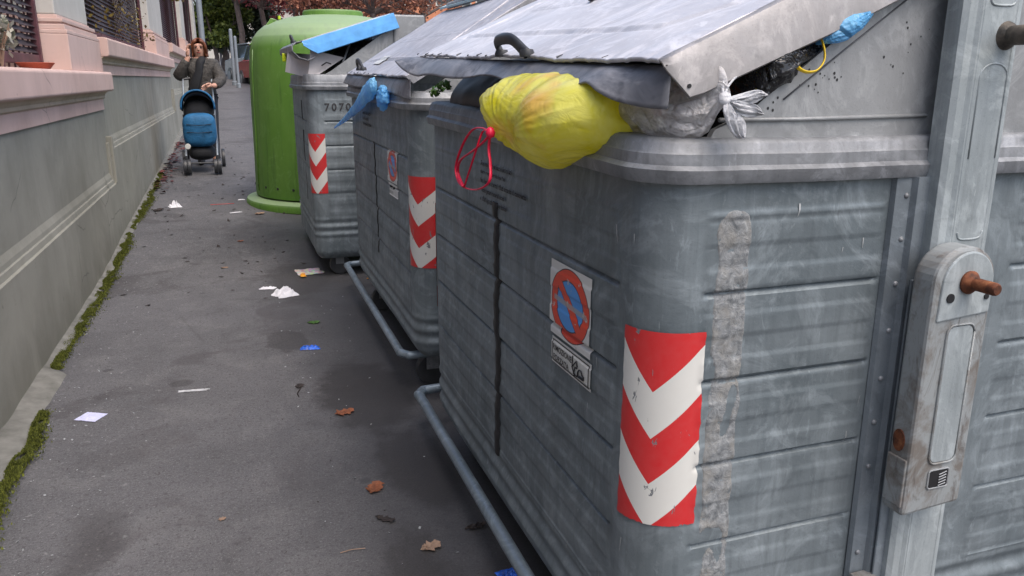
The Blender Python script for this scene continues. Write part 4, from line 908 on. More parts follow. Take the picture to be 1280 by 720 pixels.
for k in range(28):
    an = 2*PI*k/28; rad = .7735
    Mx = Matrix.Rotation(an, 4, 'Z') @ Matrix.Translation((rad, 0, .20)) @ Matrix.Rotation(PI/2, 4, 'Y')
    MB().lathe([(.012, -.004), (.012, .003), (.005, .006)], n=8, M=Mx).build('bolt', M['black'], bell)
MB().box((-.02, -.79, .2), (.02, -.765, 1.3)).build('seam_rib', M['green'], bell, bevel=.005)
# lime plastic item hanging at the lip of container 3
o = MB().box((-.012, -.012, -.04), (.012, .012, .012)).build('lime_tag', plain('lime_tag_plastic', (.60, .72, .01), .4), bevel=.004); o.location = at(355, 69, 1, 5.6); tag(o, 'small lime yellow plastic tag under the black lip of the open lid', 'tag')

# ------------------------------------------------------------------ rubbish bags
def fbm(p, s, seed): return mnoise.noise((p[0]*s+seed, p[1]*s, p[2]*s))+.5*mnoise.noise((p[0]*s*2.1, p[1]*s*2.1+seed, p[2]*s*2.1))
def loft_bag(name, m, secs, label, cat, nv=72, nu=90, knot=None, wr=.008, fold=18, seed=0, group=None, parent=None, dimple=.0, lump=.008, expo=1.0):
    """secs: (centre, half width x, half height z) from one end to the other along the bag."""
    C_ = spline([s_[0] for s_ in secs], 12); n = len(C_); k = len(secs)
    A_ = np.interp(np.linspace(0, k-1, n), range(k), [s_[1] for s_ in secs]); B_ = np.interp(np.linspace(0, k-1, n), range(k), [s_[2] for s_ in secs])
    rows_ = []; kn = Vector(knot) if knot is not None else C_[0]
    for i in range(n):
        row = []
        for j in range(nv):
            an = 2*PI*j/nv; p = C_[i]+Vector((A_[i]*math.cos(an), 0, B_[i]*math.sin(an)))
            nrm = Vector((math.cos(an), 0, math.sin(an))); d = (p-kn); r = d.length
            az = math.atan2(d.z, -d.y*.9+d.x*.5)
            w = ((1-abs(mnoise.noise((az*fold/10, r*2.2+seed, seed)))*2)+.5*(1-2*abs(mnoise.noise((az*fold/4.5, r*3+seed, seed+3)))))*wr*min(1, r/.05)*math.exp(-r/.24)*1.5
            h = lump*fbm(p, 7, seed)+wr*.42*(1-2*abs(mnoise.noise((p.x*14+seed, p.y*9+p.z*12, p.z*14-p.y*8))))
            env = min(1, i/4, (n-1-i)/4)
            p = p+nrm*(w+h)*env
            if dimple: p += (C_[min(n-1, i+2)]-p)*dimple*math.exp(-(r/.035)**2)
            row.append(p)
        rows_.append(row)
    mb = MB(); mb.grid([[tuple(q) for q in r_] for r_ in rows_], closed=True)
    for e_, ii in ((0, 0), (-1, (n-1)*nv)): mb.f.append(tuple(range(ii, ii+nv)))
    o = mb.build(name, m, parent, smooth=2)
    if parent is None: tag(o, label, cat, group)
    return o
def A(u, v, x): return at(u, v, 0, x)
def AY(u, v, y): return at(u, v, 1, y)
def sec_px(u, vt, vb, xc, rx):
    xs = xc-.8*rx; a = A(u, vt, xs); b = A(u, vb, xs); return (Vector((xc, (a.y+b.y)/2, (a.z+b.z)/2)), rx, abs(a.z-b.z)/2)
yb = empty('rubbish_bag', A(660, 160, .52), 'translucent yellow rubbish bag hanging over the rim under the lid handle', 'rubbish bag')
def under(o, e): o.parent = e; o.location = -Vector(e.location); return o
under(loft_bag('bag_film', M['bag_yellow'], [sec_px(604, 118, 136, .47, .02), sec_px(607, 106, 154, .485, .045), sec_px(612, 100, 164, .495, .06), sec_px(620, 97, 186, .505, .072), sec_px(631, 96, 200, .515, .08), sec_px(648, 96, 208, .525, .083), sec_px(672, 100, 206, .535, .085), sec_px(702, 104, 197, .55, .083), sec_px(735, 109, 180, .57, .075), sec_px(765, 114, 163, .59, .06), sec_px(790, 122, 152, .62, .045)],
     None, None, knot=A(613, 168, .41), wr=.0036, fold=36, seed=2, nv=220, dimple=.3, lump=.015), yb)
def cord(pts, r, m, name='cord', flat=.45, e=None):
    return under(MB().tube(spline(pts, 8), r, 8, flat=flat).build(name, m, e, smooth=2), e)
KX = .425
K = A(613, 166, KX)
cord([K, A(603, 160, KX), A(590, 163, KX-.005), A(578, 182, KX-.01), A(570, 208, KX-.01), A(574, 228, KX-.01), A(585, 236, KX-.01), A(600, 236, KX-.01), A(612, 226, KX-.005), A(613, 205, KX), A(611, 185, KX), K], .0030, M['red_string'], 'drawstring', e=yb)
cord([K, A(606, 176, KX-.006), A(592, 188, KX-.012), A(576, 200, KX-.014), A(572, 215, KX-.012), A(579, 233, KX-.012)], .0036, M['red_string'], 'drawstring', e=yb)
cord([K, A(604, 164, KX-.004), A(596, 185, KX-.012), A(588, 210, KX-.014), A(580, 234, KX-.012)], .0024, M['red_string'], 'drawstring', e=yb)
MB
under(MB().lathe([(.0, -.010), (.007, -.007), (.009, 0), (.006, .008), (0, .011)], c=K, n=12).build('knot', M['red_string'], yb, smooth=2), yb)
# orange waste seen behind the yellow film, clear bag beside it
wb = empty('rubbish_bag', A(850, 140, .6), 'crumpled clear white bag with knotted handles poking out beside the yellow bag', 'rubbish bag')
def secY(u, vt, vb, y, r): a = AY(u, vt, y); b = AY(u, vb, y); return (Vector((a.x/2+b.x/2, y, (a.z+b.z)/2)), r, abs(a.z-b.z)/2)
def loftX(name, m, pts, parent, nv=64, wr=.008, seed=0, knot=None):
    # sections perpendicular to X: (u,vtop,vbot,y,ry)
    C_ = []; A_ = []; B_ = []
    for u, vt, vb, y, ry in pts:
        a = AY(u, vt, y); b = AY(u, vb, y); C_.append(Vector(((a.x+b.x)/2, y, (a.z+b.z)/2))); A_.append(ry); B_.append(abs(a.z-b.z)/2)
    k = len(pts); C2 = spline(C_, 10); n = len(C2); A2 = np.interp(np.linspace(0, k-1, n), range(k), A_); B2_ = np.interp(np.linspace(0, k-1, n), range(k), B_)
    kn = Vector(knot) if knot is not None else C2[-1]; rows_ = []
    for i in range(n):
        t_ = (C2[min(n-1, i+1)]-C2[max(0, i-1)]).normalized(); up = Vector((0, 0, 1)); sd_ = Vector((0, 1, 0)); row = []
        for j in range(nv):
            an = 2*PI*j/nv; nn = sd_*math.cos(an)+up*math.sin(an); p = C2[i]+sd_*A2[i]*math.cos(an)+up*B2_[i]*math.sin(an)
            d = p-kn; r = d.length; w = (1-2*abs(mnoise.noise((an*2.2, r*3, seed))))*wr*.8*min(1, r/.03)
            h = .006*fbm(p, 14, seed)+wr*.6*(1-2*abs(mnoise.noise((p.x*28, p.y*20, p.z*30+seed))))
            row.append(tuple(p+nn*(w+h)*min(1, i/3, (n-1-i)/3)*min(1, A2[i]/.03)))
        rows_.append(row)
    mb = MB(); mb.grid(rows_, closed=True); mb.f.append(tuple(range(nv))); mb.f.append(tuple(range((n-1)*nv, n*nv)))
    return under(mb.build(name, m, parent, smooth=2), parent)
loftX('bag_film', M['bag_white'], [(776, 122, 134, 1.12, .03), (788, 117, 152, 1.12, .06), (812, 115, 165, 1.10, .08), (838, 108, 168, 1.085, .08), (862, 92, 160, 1.05, .05), (885, 92, 142, 1.01, .028), (902, 100, 132, .990, .014), (908, 116, 130, .978, .008)], wb, seed=4, wr=.016)
o = under(loft_bag('contents', M['orange_peel'], [sec_px(808, 112, 120, .66, .02), sec_px(815, 106, 140, .66, .04), sec_px(828, 108, 142, .66, .035), sec_px(838, 115, 125, .66, .02)], None, None, seed=9, nv=32), wb)
o = None if 1 else under(loft_bag('contents', M['tissue'], [(AY(795, 145, 1.06), .01, .006), (AY(812, 148, 1.06), .035, .018), (AY(838, 150, 1.06), .03, .014), (AY(850, 150, 1.06), .01, .005)], None, None, seed=5, nv=32), wb)
Kn = AY(906, 124, .970)
def leafloop(pts, r, fill=True):
    c = spline(pts, 7); under(MB().tube(c, r*.45, 6, flat=.6).build('tie_ear', M['bag_white_tie'], wb, smooth=2), wb)
    if fill and (c[0]-c[-1]).length < .01:
        h = len(c)//2; rows_ = []
        for i in range(h+1):
            a, b = c[i], c[len(c)-1-i]; rows_.append([tuple(a.lerp(b, t_)+Vector((0, -.006*math.sin(PI*t_)+.003*math.sin(t_*19+i*.4), .0015*math.sin(t_*23)))) for t_ in np.linspace(0, 1, 14)])
        under(MB().grid(rows_).build('tie_film', M['bag_white_tie'], wb, smooth=2), wb)
leafloop([Kn, AY(925, 118, .965), AY(946, 113, .962), AY(956, 118, .96), AY(945, 127, .96), AY(925, 128, .965), Kn], .0036)
leafloop([Kn, AY(922, 126, .962), AY(945, 132, .96), AY(951, 142, .96), AY(936, 146, .96), AY(918, 138, .965), Kn], .0042)
leafloop([Kn, AY(906, 140, .960), AY(912, 158, .958), AY(922, 171, .957), AY(931, 168, .957), AY(930, 152, .96), AY(918, 138, .965), Kn], .0048)
leafloop([Kn, AY(909, 110, .975), AY(918, 98, .985), AY(926, 92, .99)], .006)
leafloop([Kn, AY(903, 112, .975), AY(905, 98, .985)], .006)
under(MB().lathe([(0, -.010), (.008, -.007), (.010, 0), (.007, .008), (0, .011)], c=Kn, n=14).build('knot', M['bag_white_tie'], wb, smooth=2), wb)
kb = empty('rubbish_bag', AY(958, 90, 1.05), 'glossy black rubbish bag squeezed under the open lid edge', 'rubbish bag')
loftX('bag_film', M['bag_black'], [(905, 85, 150, 1.08, .04), (935, 66, 118, 1.05, .055), (960, 60, 104, 1.04, .05), (978, 55, 92, 1.045, .045), (992, 50, 82, 1.07, .04), (1010, 50, 60, 1.09, .02)], kb, seed=12, wr=.012)
# added black filling so the shaded opening reads black
o = loft_bag('rubbish_bag', M['black'], [(Vector((.85, 1.1, 1.10)), .05, .03), (Vector((.85, 1.25, 1.13)), .2, .12), (Vector((.84, 1.6, 1.14)), .24, .13), (Vector((.80, 1.95, 1.13)), .22, .12), (Vector((.78, 2.25, 1.12)), .20, .13), (Vector((.78, 2.33, 1.10)), .12, .07)], 'large black filling added to darken the inside of the nearest dumpster behind the yellow bag', 'rubbish bag', seed=21)
bb = empty('rubbish_bag', AY(1060, 35, 1.0), 'shiny blue plastic bag tip sticking out under the upper lid edge', 'rubbish bag')
loftX('bag_film', M['bag_blue'], [(1022, 52, 56, 1.01, .006), (1032, 36, 55, 1.0, .010), (1046, 22, 53, .996, .014), (1060, 16, 48, .994, .015), (1075, 11, 36, .995, .012), (1086, 8, 22, .998, .008), (1092, 9, 12, 1.0, .003)], bb, seed=31, wr=.006, knot=AY(1022, 54, 1.01))
ys_ = empty('strap', AY(1010, 70, 1.0), 'yellow strap loop hanging from under the lid edge beside the blue bag', 'strap')
cord([AY(1014, 44, 1.01), AY(1004, 57, 1.0), AY(994, 73, .994), AY(997, 84, .992), AY(1008, 90, .991), AY(1021, 88, .991), AY(1030, 76, .992), AY(1030, 60, .996), AY(1024, 42, 1.01)], .0034, M['yellow_string'], 'strap_loop', .4, ys_)
# greens in the opening of container 1
v, f = leaves([A(549, 112, .60), A(556, 106, .60), A(544, 116, .585)], [.02]*3, 40, .014, .8, 3); mb = MB(); mb.add(v, f); tag(mb.build('wilted_greens', M['leaf_green'], recalc=False), 'wilted green leaves lying on the far corner of the nearest rim', 'vegetable waste')
# blue bags hanging out of container 2
b2 = empty('rubbish_bag', A(450, 130, .54), 'pale blue bag with a long pointed tail hanging over the middle dumpster', 'rubbish bag')
def hang(name, m, pts, parent, seed):       # pts: (u, v, half width px) drooping shape on plane x
    X = .548; rows_ = []; C_ = spline([A(u, v, X-.02) for u, v, w in pts], 8); k = len(pts); n = len(C_); W_ = np.interp(np.linspace(0, k-1, n), range(k), [w for _, _, w in pts])
    for i in range(n):
        t_ = (C_[min(n-1, i+1)]-C_[max(0, i-1)]).normalized(); s_ = t_.cross(Vector((1, 0, 0))).normalized(); row = []
        for j in range(28):
            an = 2*PI*j/28; w = W_[i]*(1+.30*mnoise.noise((an*2, i*.25, seed))); d = 1+.25*(1-2*abs(mnoise.noise((an*3, i*.05, seed+4))))
            row.append(tuple(C_[i]+s_*w*math.cos(an)*d+Vector((1, 0, 0))*w*.5*math.sin(an)*d))
        rows_.append(row)
    mb = MB(); mb.grid(rows_, closed=True); mb.f += [tuple(range(28)), tuple(range((n-1)*28, n*28))]; return under(mb.build(name, m, parent, smooth=2), parent)
hang('bag_film', M['bag_blue'], [(467, 106, .026), (462, 114, .036), (453, 125, .028), (442, 138, .019), (431, 149, .012), (418, 160, .003)], b2, 2)
b3 = empty('rubbish_bag', A(478, 125, .54), 'short crumpled blue bag end right of the long blue tail', 'rubbish bag')
hang('bag_film', M['bag_blue'], [(479, 108, .02), (479, 113, .030), (479, 121, .038), (479, 128, .036), (480, 132, .018)], b3, 9)
o = loft_bag('rubbish_bag', M['bag_black'], [(Vector((.95, 4.98, 1.15)), .1, .06), (Vector((.85, 5.1, 1.25)), .3, .17), (Vector((.85, 5.5, 1.30)), .3, .2), (Vector((.85, 5.9, 1.28)), .28, .18), (Vector((.85, 6.07, 1.2)), .1, .08)], 'black filling added to darken the farthest dumpster under its blue edged lid', 'rubbish bag', seed=27, nv=40)  # added black filling, stands in for the deep shade under the lid
# cardboard in container 3
cb = empty('cardboard_box', (.50, 5.1, 1.2), 'flattened pale cardboard box jammed under the open blue edged lid', 'cardboard box')
def plate4(a, b, c, d, name): return under(MB().add([a, b, c, d], [(0, 1, 2, 3)]).build(name, M['cardboard'], cb, solid=.006), cb)
yb_ = 4.93
plate4(AY(357, 90, 5.25), AY(385, 97, yb_), AY(389, 68, yb_), AY(360, 66, 5.25), 'box_panel')
plate4(AY(385, 97, yb_), AY(391, 98, yb_+.001), AY(430, 72, yb_+.07), AY(388, 62, yb_), 'box_panel')
strk = [AY(402, 82, 4.92), AY(408, 78, 4.92), AY(414, 80, 4.92)]; under(MB().tube(strk, .004, 5).build('print_mark', M['black'], cb), cb)

# ------------------------------------------------------------------ litter
def crumple(name, u, v, rx, ry, h, m, label, cat, seed, rz=0, flat=.5, group=None):
    p = on_ground(u, v); n = 22; mb = MB(); rows_ = []
    for i in range(n):
        row = []
        for j in range(n):
            a, b = (i/(n-1)-.5)*2, (j/(n-1)-.5)*2
            e = 1+(.05 if name == 'paper_slip' else .35)*mnoise.noise((math.atan2(b, a)*1.3, seed, 0)); hh = (1-max(abs(a), abs(b))**2)*h*(.35+1.3*abs(mnoise.noise((a*2.4+seed, b*2.4, 1))))
            row.append((a*rx*e, b*ry*e, .002+hh+.002*mnoise.noise((a*7, b*7, seed))))
        rows_.append(row)
    mb.grid(rows_); o = mb.build(name, m, None, solid=.0012); o.location = (p.x, p.y, gz(p.y)+.001); o.rotation_euler = (0, 0, rz); return tag(o, label, cat, group)
crumple('paper_slip', 114, 522, .042, .036, .004, M['paper_violet'], 'pale violet folded paper slip on the near left pavement', 'paper', 3, -.5)
crumple('plastic_strip', 241, 489, .055, .009, .003, M['bag_white_tie'], 'thin translucent plastic strip on the middle of the pavement', 'plastic strip', 5, -.12)
crumple('sweet_wrapper', 387, 436, .042, .022, .020, M['wrapper_blue'], 'crumpled blue foil wrapper in front of the middle dumpster', 'wrapper', 8, -.25)
crumple('paper_tissue', 357, 369, .062, .055, .055, M['tissue'], 'large crumpled white tissue near the middle dumpster', 'tissue', 11, .3)
crumple('paper_tissue', 335, 361, .045, .022, .012, M['tissue'], 'flat white tissue left of the large crumpled one', 'tissue', 15, -.2)
crumple('paper_tissue', 219, 259, .05, .045, .045, M['tissue'], 'small crumpled white tissue near the wall, before the stroller', 'tissue', 19, .3)
crumple('leaflet', 386, 340, .075, .085, .008, M['leaflet'], 'colourful printed leaflet under the corner of the farthest dumpster', 'leaflet', 23, .1)
crumple('sweet_wrapper', 379, 347, .016, .02, .02, M['orange_wrap'], 'bright orange wrapper lying on the printed leaflet', 'wrapper', 27, .1).location.z += .008
crumple('bottle_cap', 636, 719, .03, .02, .01, M['wrapper_blue'], 'bright blue scrap at the foot of the nearest dumpster, bottom edge', 'plastic scrap', 29, .1)
crumple('paper_scrap', 302, 250, .03, .018, .006, M['tissue'], 'white paper scrap left of the foot of the green container', 'paper', 31, .1)
crumple('paper_scrap', 295, 266, .05, .010, .004, M['tissue'], 'long thin white scrap below the white paper scrap', 'paper', 33, .3)
crumple('paper_scrap', 281, 335, .02, .012, .004, M['leaf_tan'], 'small beige scrap alone in the middle of the pavement', 'paper', 35, .3)
p = on_ground(278, 256); o = MB().tube([(-.10, 0, .004), (.10, .01, .004)], .003, 6).build('drinking_straw', plain('red_straw', (.42, .05, .05), .5)); o.location = (p.x, p.y, gz(p.y)+.002); tag(o, 'thin red straw lying across the pavement before the green container', 'straw')
for i, (u, v, s, m, lb, rz) in enumerate([(429, 517, .034, 'leaf_brown', 'curled rust brown leaf near the middle of the pavement', .3), (468, 613, .030, 'leaf_brown', 'torn brown leaf below the rust brown one', 1.0), (480, 650, .030, 'leaf_dark', 'narrow dark leaf left of the pale curled leaf', -.7),
        (537, 686, .026, 'leaf_tan', 'pale tan curled leaf near the pedal bar of the nearest dumpster', .2), (391, 404, .030, 'leaf_green', 'single green leaf in front of the middle dumpster', 0), (593, 661, .030, 'leaf_dark', 'dark leaf right of the pale curled leaf, by the pedal bar', .1),
        (277, 650, .010, 'leaf_tan', 'tiny tan leaf scrap on the near left pavement', .2), (197, 264, .045, 'leaf_dark', 'dark curled leaf beside the white tissue near the wall', 1), (374, 490-6, .02, 'leaf_dark', 'dark torn leaf below the blue wrapper', 1.2), (462, 349, .018, 'orange_wrap', 'small orange leaf scrap by the pedal of the middle dumpster', 0),
        (300, 302, .022, 'leaf_brown', 'brown leaf in front of the green container foot', .4), (324, 268, .04, 'leaf_tan', 'dry tan leaf touching the green container base', .4)]):
    p = on_ground(u, v); mb = MB(); rows_ = []
    nar = .35 if 'narrow' in lb or 'dark leaf right' in lb else .7
    for k_, a in enumerate(np.linspace(-1, 1, 15)):
        w = s*nar*math.sqrt(max(0, 1-a*a))*(1+.3*math.sin(a*9+i)); w *= 1+.45*mnoise.noise((a*6, i, 0))+(.25 if k_ % 3 == 0 else -.12); rows_.append([(a*s+.25*s*b*b, b*w, .002+.22*s*(b*b)*(1 if i % 2 else .4)+.12*s*a*a+.10*s*mnoise.noise((a*4, b*4, i))) for b in np.linspace(-1, 1, 7)])
    o = MB().grid(rows_).build('fallen_leaf', M[m], solid=.0006); o.location = (p.x, p.y, gz(p.y)+.001); o.rotation_euler = (0, 0, rz); tag(o, lb, 'leaf', 'fallen leaves on the pavement')
p = on_ground(440, 690); o = MB().tube([(-.03, 0, .003), (0, .004, .004), (.035, .0, .003)], .0013, 5).build('twig', M['leaf_tan']); o.location = (p.x, p.y, .001); tag(o, 'short pale twig at the bottom of the pavement', 'twig')
p = on_ground(373, 487); o = MB().tube([(0, .05, .003), (.008, .0, .004), (-.008, -.05, .003), (-.004, -.08, .003)], .0022, 5).build('twig', M['leaf_dark']); o.location = (p.x, p.y, .001); tag(o, 'crooked dark twig below the blue wrapper', 'twig')
# drift of dead leaves by the wall, gravel crumbs and specks
P = []
R_ = np.random.default_rng(4)
def scatter(name, m, pts, size, label, cat, seed, tilt=.35):
    rg = np.random.default_rng(seed); n = len(pts); p = np.array(pts); a = rg.uniform(0, 2*PI, n); s_ = rg.uniform(size*.4, size, n)[:, None]
    d = np.stack([np.cos(a), np.sin(a), rg.normal(0, tilt, n)], 1); e = np.stack([-np.sin(a), np.cos(a), rg.normal(0, tilt, n)], 1)*rg.uniform(.4, .8, n)[:, None]
    v = np.stack([p-d*s_, p-e*s_, p+d*s_, p+e*s_], 1); v[:, :, 2] = np.maximum(v[:, :, 2], p[:, None, 2]-.001); v[:, :, 2] += .003
    mb = MB(); mb.add(v.reshape(-1, 3).tolist(), [(4*i, 4*i+1, 4*i+2, 4*i+3) for i in range(n)]); return tag(mb.build(name, m, recalc=False), label, cat, kind='stuff')
pts = []
for _ in range(150):
    y = R_.uniform(8.2, 12.5); pts.append((-.80+abs(R_.normal(0, .07)), y, gz(y)+R_.uniform(0, .03)))
scatter('leaf_drift', M['leaf_red'], pts, .05, 'drift of dark red dead leaves against the foot of the wall', 'leaves', 1)
pts = []
for _ in range(150):
    y = R_.uniform(4.5, 12.0); pts.append((R_.uniform(-.7, .35), y, gz(y)))
scatter('leaf_scraps', M['leaf_dark'], pts, .025, 'small dark leaf scraps scattered over the farther pavement', 'leaves', 2)
pts = []
for _ in range(220):
    y = R_.uniform(1.2, 5); pts.append((R_.uniform(-.75, .5), y, 0))
scatter('grit', M['leaf_dark'], pts, .004, 'dark grit strewn over the near pavement', 'grit', 3)
pts = []
for _ in range(230):
    y = 2+R_.exponential(2.2); pts.append((-.80+abs(R_.normal(0, .16)), y, gz(y)))
for _ in range(60): pts.append((R_.uniform(.1, .5), R_.uniform(1.5, 4.5), 0))
scatter('plaster_crumbs', M['scrape'], pts, .006, 'pale plaster crumbs near the foot of the wall', 'crumbs', 4)

# ------------------------------------------------------------------ things on the first ledge
zl = 1.243
e = empty('dried_bouquet', (-.95, 4.15, zl), 'dried bunch of flowers leaning on the gate post on the near ledge', 'flowers')
mb = MB()
for k in range(14):
    a = k*.7; mb.tube([(.0, 0, 0), (.02*math.cos(a), .02*math.sin(a), .10), (.05*math.cos(a), .06*math.sin(a), .17+.02*math.sin(k*3))], .003, 5)
mb.build('stems', M['leaf_tan'], e)
v, f = leaves([(.03*math.cos(k), .05*math.sin(k), .10+.012*k) for k in range(8)], [.05]*8, 160, .02, 1, 4); mb = MB(); mb.add(v, f); mb.build('petals', leafmat('dry_petals', (.08, .09, .06), (.5, .48, .40)), e, recalc=False)
e = empty('saucer', (-.90, 4.55, zl), 'terracotta plant saucer on the near ledge below the gate', 'saucer'); MB().lathe([(.06, 0), (.085, .03), (.08, .032), (.057, .008)], n=28).build('dish', plain('terracotta', (.36, .07, .035), .7), e, smooth=True)
e = empty('ribbon', (-.97, 4.17, 1.45), 'pale blue twisted ribbon hanging on the gate post above the dried flowers', 'ribbon')
rows_ = [[(.012*math.sin(z*9)-.012*math.cos(z*30), .0, z), (.012*math.sin(z*9)+.02*math.cos(z*30), .03*math.sin(z*30)+.012, z)] for z in np.linspace(0, 1.2, 70)]; MB().grid(rows_).build('band', plain('pale_ribbon', (.38, .45, .48), .5), e, solid=.003)
e = empty('paper_cup', (-.90, 3.75, zl), 'small white and blue cup on the near ledge at the left edge', 'cup'); MB().lathe([(.025, 0), (.032, .05), (.030, .05), (.024, .004)], n=20).build('cup_body', M['tissue'], e, smooth=True); MB().lathe([(.0292, .018), (.031, .034), (.0305, .034)], n=20).build('cup_band', M['wrapper_blue'], e)

# ------------------------------------------------------------------ woman and stroller
M['skin'] = plain('skin', (.52, .29, .21), .5, 0, .08, 20, 0); M['hair'] = plain('auburn_hair', (.15, .045, .016), .5, 0, .45, 26, .5, .006)
M['jacket'] = plain('taupe_quilted_jacket', (.050, .045, .040), .7, 0, .45, 22, 1.0, .02); M['dark_cloth'] = plain('black_cloth', (.008, .009, .012), .8, 0, .3, 20, .4, .006); M['jeans'] = plain('dark_trousers', (.016, .018, .026), .8, 0, .3, 20, .4)
WY = 10.15; wx = at(257, 150, 1, WY).x; wz = gz(WY)
Wm = empty('person', (wx, WY, wz), 'woman in a taupe jacket talking on the phone while pushing the blue stroller', 'person')
top = at(257, 49, 1, WY).z-wz; k = top/1.62                       # her height above the pavement
def sc(p): return (p[0]*k, p[1]*k, p[2]*k)
# faces -Y. bones: pelvis, chest, neck, head ; image left = -X
V = [(0, 0, .92), (0, 0, 1.05), (0, -.01, 1.20), (0, 0, 1.33), (0, -.01, 1.39), (0, -.02, 1.43), (0, -.025, 1.50), (0, -.02, 1.57),
     (-.17, 0, 1.30), (-.275, -.07, 1.13), (-.165, -.12, 1.33), (-.125, -.12, 1.41),
     (.17, 0, 1.30), (.235, -.08, 1.10), (.16, -.26, 1.03), (.12, -.31, 1.03),
     (-.085, 0, .86), (-.09, -.02, .48), (-.10, .02, .08), (-.10, -.10, .03), (.085, 0, .86), (.09, -.10, .48), (.09, -.14, .08), (.09, -.25, .03)]
Ed = [(0, 1), (1, 2), (2, 3), (3, 4), (4, 5), (5, 6), (6, 7), (3, 8), (8, 9), (9, 10), (10, 11), (3, 12), (12, 13), (13, 14), (14, 15), (0, 16), (16, 17), (17, 18), (18, 19), (0, 20), (20, 21), (21, 22), (22, 23)]
Rr = [(.13, .10), (.12, .09), (.14, .10), (.11, .08), (.05, .05), (.058, .07), (.072, .09), (.055, .07), .055, .042, .032, .026, .055, .042, .032, .026, (.08, .08), .055, .04, .03, (.08, .08), .055, .04, .03]
skin('body', [sc(p) for p in V], Ed, Rr, M['skin'], Wm)
skin('jacket', [sc(p) for p in [(0, .0, .84), (0, 0, .95), (0, 0, 1.08), (0, -.01, 1.20), (0, .0, 1.31), (-.165, 0, 1.29), (-.285, -.06, 1.13), (-.235, -.09, 1.22), (-.150, -.118, 1.365), (.165, 0, 1.29), (.25, -.07, 1.10), (.15, -.27, 1.03), (0, -.005, 1.375)]],
     [(0, 1), (1, 2), (2, 3), (3, 4), (4, 5), (5, 6), (6, 7), (7, 8), (4, 9), (9, 10), (10, 11), (4, 12)],
     [(.17, .13), (.165, .125), (.155, .12), (.17, .13), (.14, .10), .085, .078, .062, .050, .085, .078, .055, (.07, .07)], M['jacket'], Wm)
skin('trousers', [sc(p) for p in [(0, 0, .90), (-.09, 0, .84), (-.092, -.02, .48), (-.10, .02, .10), (.09, 0, .84), (.092, -.10, .48), (.09, -.14, .10)]], [(0, 1), (1, 2), (2, 3), (0, 4), (4, 5), (5, 6)], [(.14, .11), .09, .066, .055, .09, .066, .055], M['jeans'], Wm)
for sx, y0 in ((-.10, .02), (.09, -.14)):
    skin('shoe', [sc((sx, y0+.03, .045)), sc((sx, y0-.08, .04)), sc((sx, y0-.17, .025))], [(0, 1), (1, 2)], [.045, .042, .03], M['dark_cloth'], Wm)
skin('scarf', [sc(p) for p in [(0, .03, 1.37), (.04, -.08, 1.36), (0, -.11, 1.33), (-.03, -.135, 1.18), (-.08, -.14, 1.05), (-.13, -.12, .93)]], [(0, 1), (1, 2), (2, 3), (3, 4), (4, 5)], [(.05, .05), (.05, .045), (.05, .045), (.055, .03), (.065, .03), (.07, .03)], M['dark_cloth'], Wm)
skin('shoulder_bag', [sc(p) for p in [(-.20, -.03, .93), (-.235, -.02, .80), (-.23, -.02, .68)]], [(0, 1), (1, 2)], [(.07, .05), (.10, .07), (.08, .06)], M['dark_cloth'], Wm)
# hair: bob shell round the head open at the face
rows_ = []
for i in range(15):
    th = .02+i/14*2.35; row = []
    for j in range(33):
        ph = math.radians(-128)+math.radians(256)*j/32                # 0 = back of the head
        if th > 1.0: pass
        ry = .108+.010*mnoise.noise((j*.5, i*.3, 0)); hx = math.sin(ph)*math.sin(min(th, 1.6))*.090*(1+.18*max(0, th-1.5)); hy = math.cos(ph)*math.sin(min(th, 1.6))*.112
        hz = math.cos(min(th, 1.6))*.118-max(0, th-1.6)*.14
        row.append(sc((hx, -.015+hy, 1.507+hz)))
    rows_.append(row)
MB().grid(rows_).build('hair', M['hair'], Wm, smooth=2, solid=.022)
mb = MB()
for sx in (-1, 1): mb.tube([sc((sx*.02, -.135, 1.60)), sc((sx*.06, -.120, 1.575)), sc((sx*.085, -.095, 1.52)), sc((sx*.092, -.075, 1.43))], [.014, .017, .018, .012], 8)
mb.build('fringe', M['hair'], Wm, smooth=2)
# face
hy = -.112
MB().tube([sc((0, hy+.004, 1.515)), sc((0, hy-.012, 1.483)), sc((0, hy+.002, 1.474))], [.007, .012, .008], 8).build('nose', M['skin'], Wm, smooth=2)
for sx in (-1, 1):
    MB().lathe([(0, -.008), (.011, -.004), (.012, 0), (.010, .005), (0, .008)], c=sc((sx*.030, hy+.010, 1.510)), n=10).build('eye', M['dark_cloth'], Wm, smooth=2)
    MB().tube([sc((sx*.016, hy+.003, 1.527)), sc((sx*.045, hy+.016, 1.527))], .0035, 6).build('eyebrow', M['hair'], Wm)
MB().tube([sc((-.022, hy+.010, 1.449)), sc((0, hy+.001, 1.451)), sc((.022, hy+.010, 1.449))], [.003, .006, .003], 8).build('lips', plain('lips', (.42, .08, .07), .4), Wm, smooth=2)
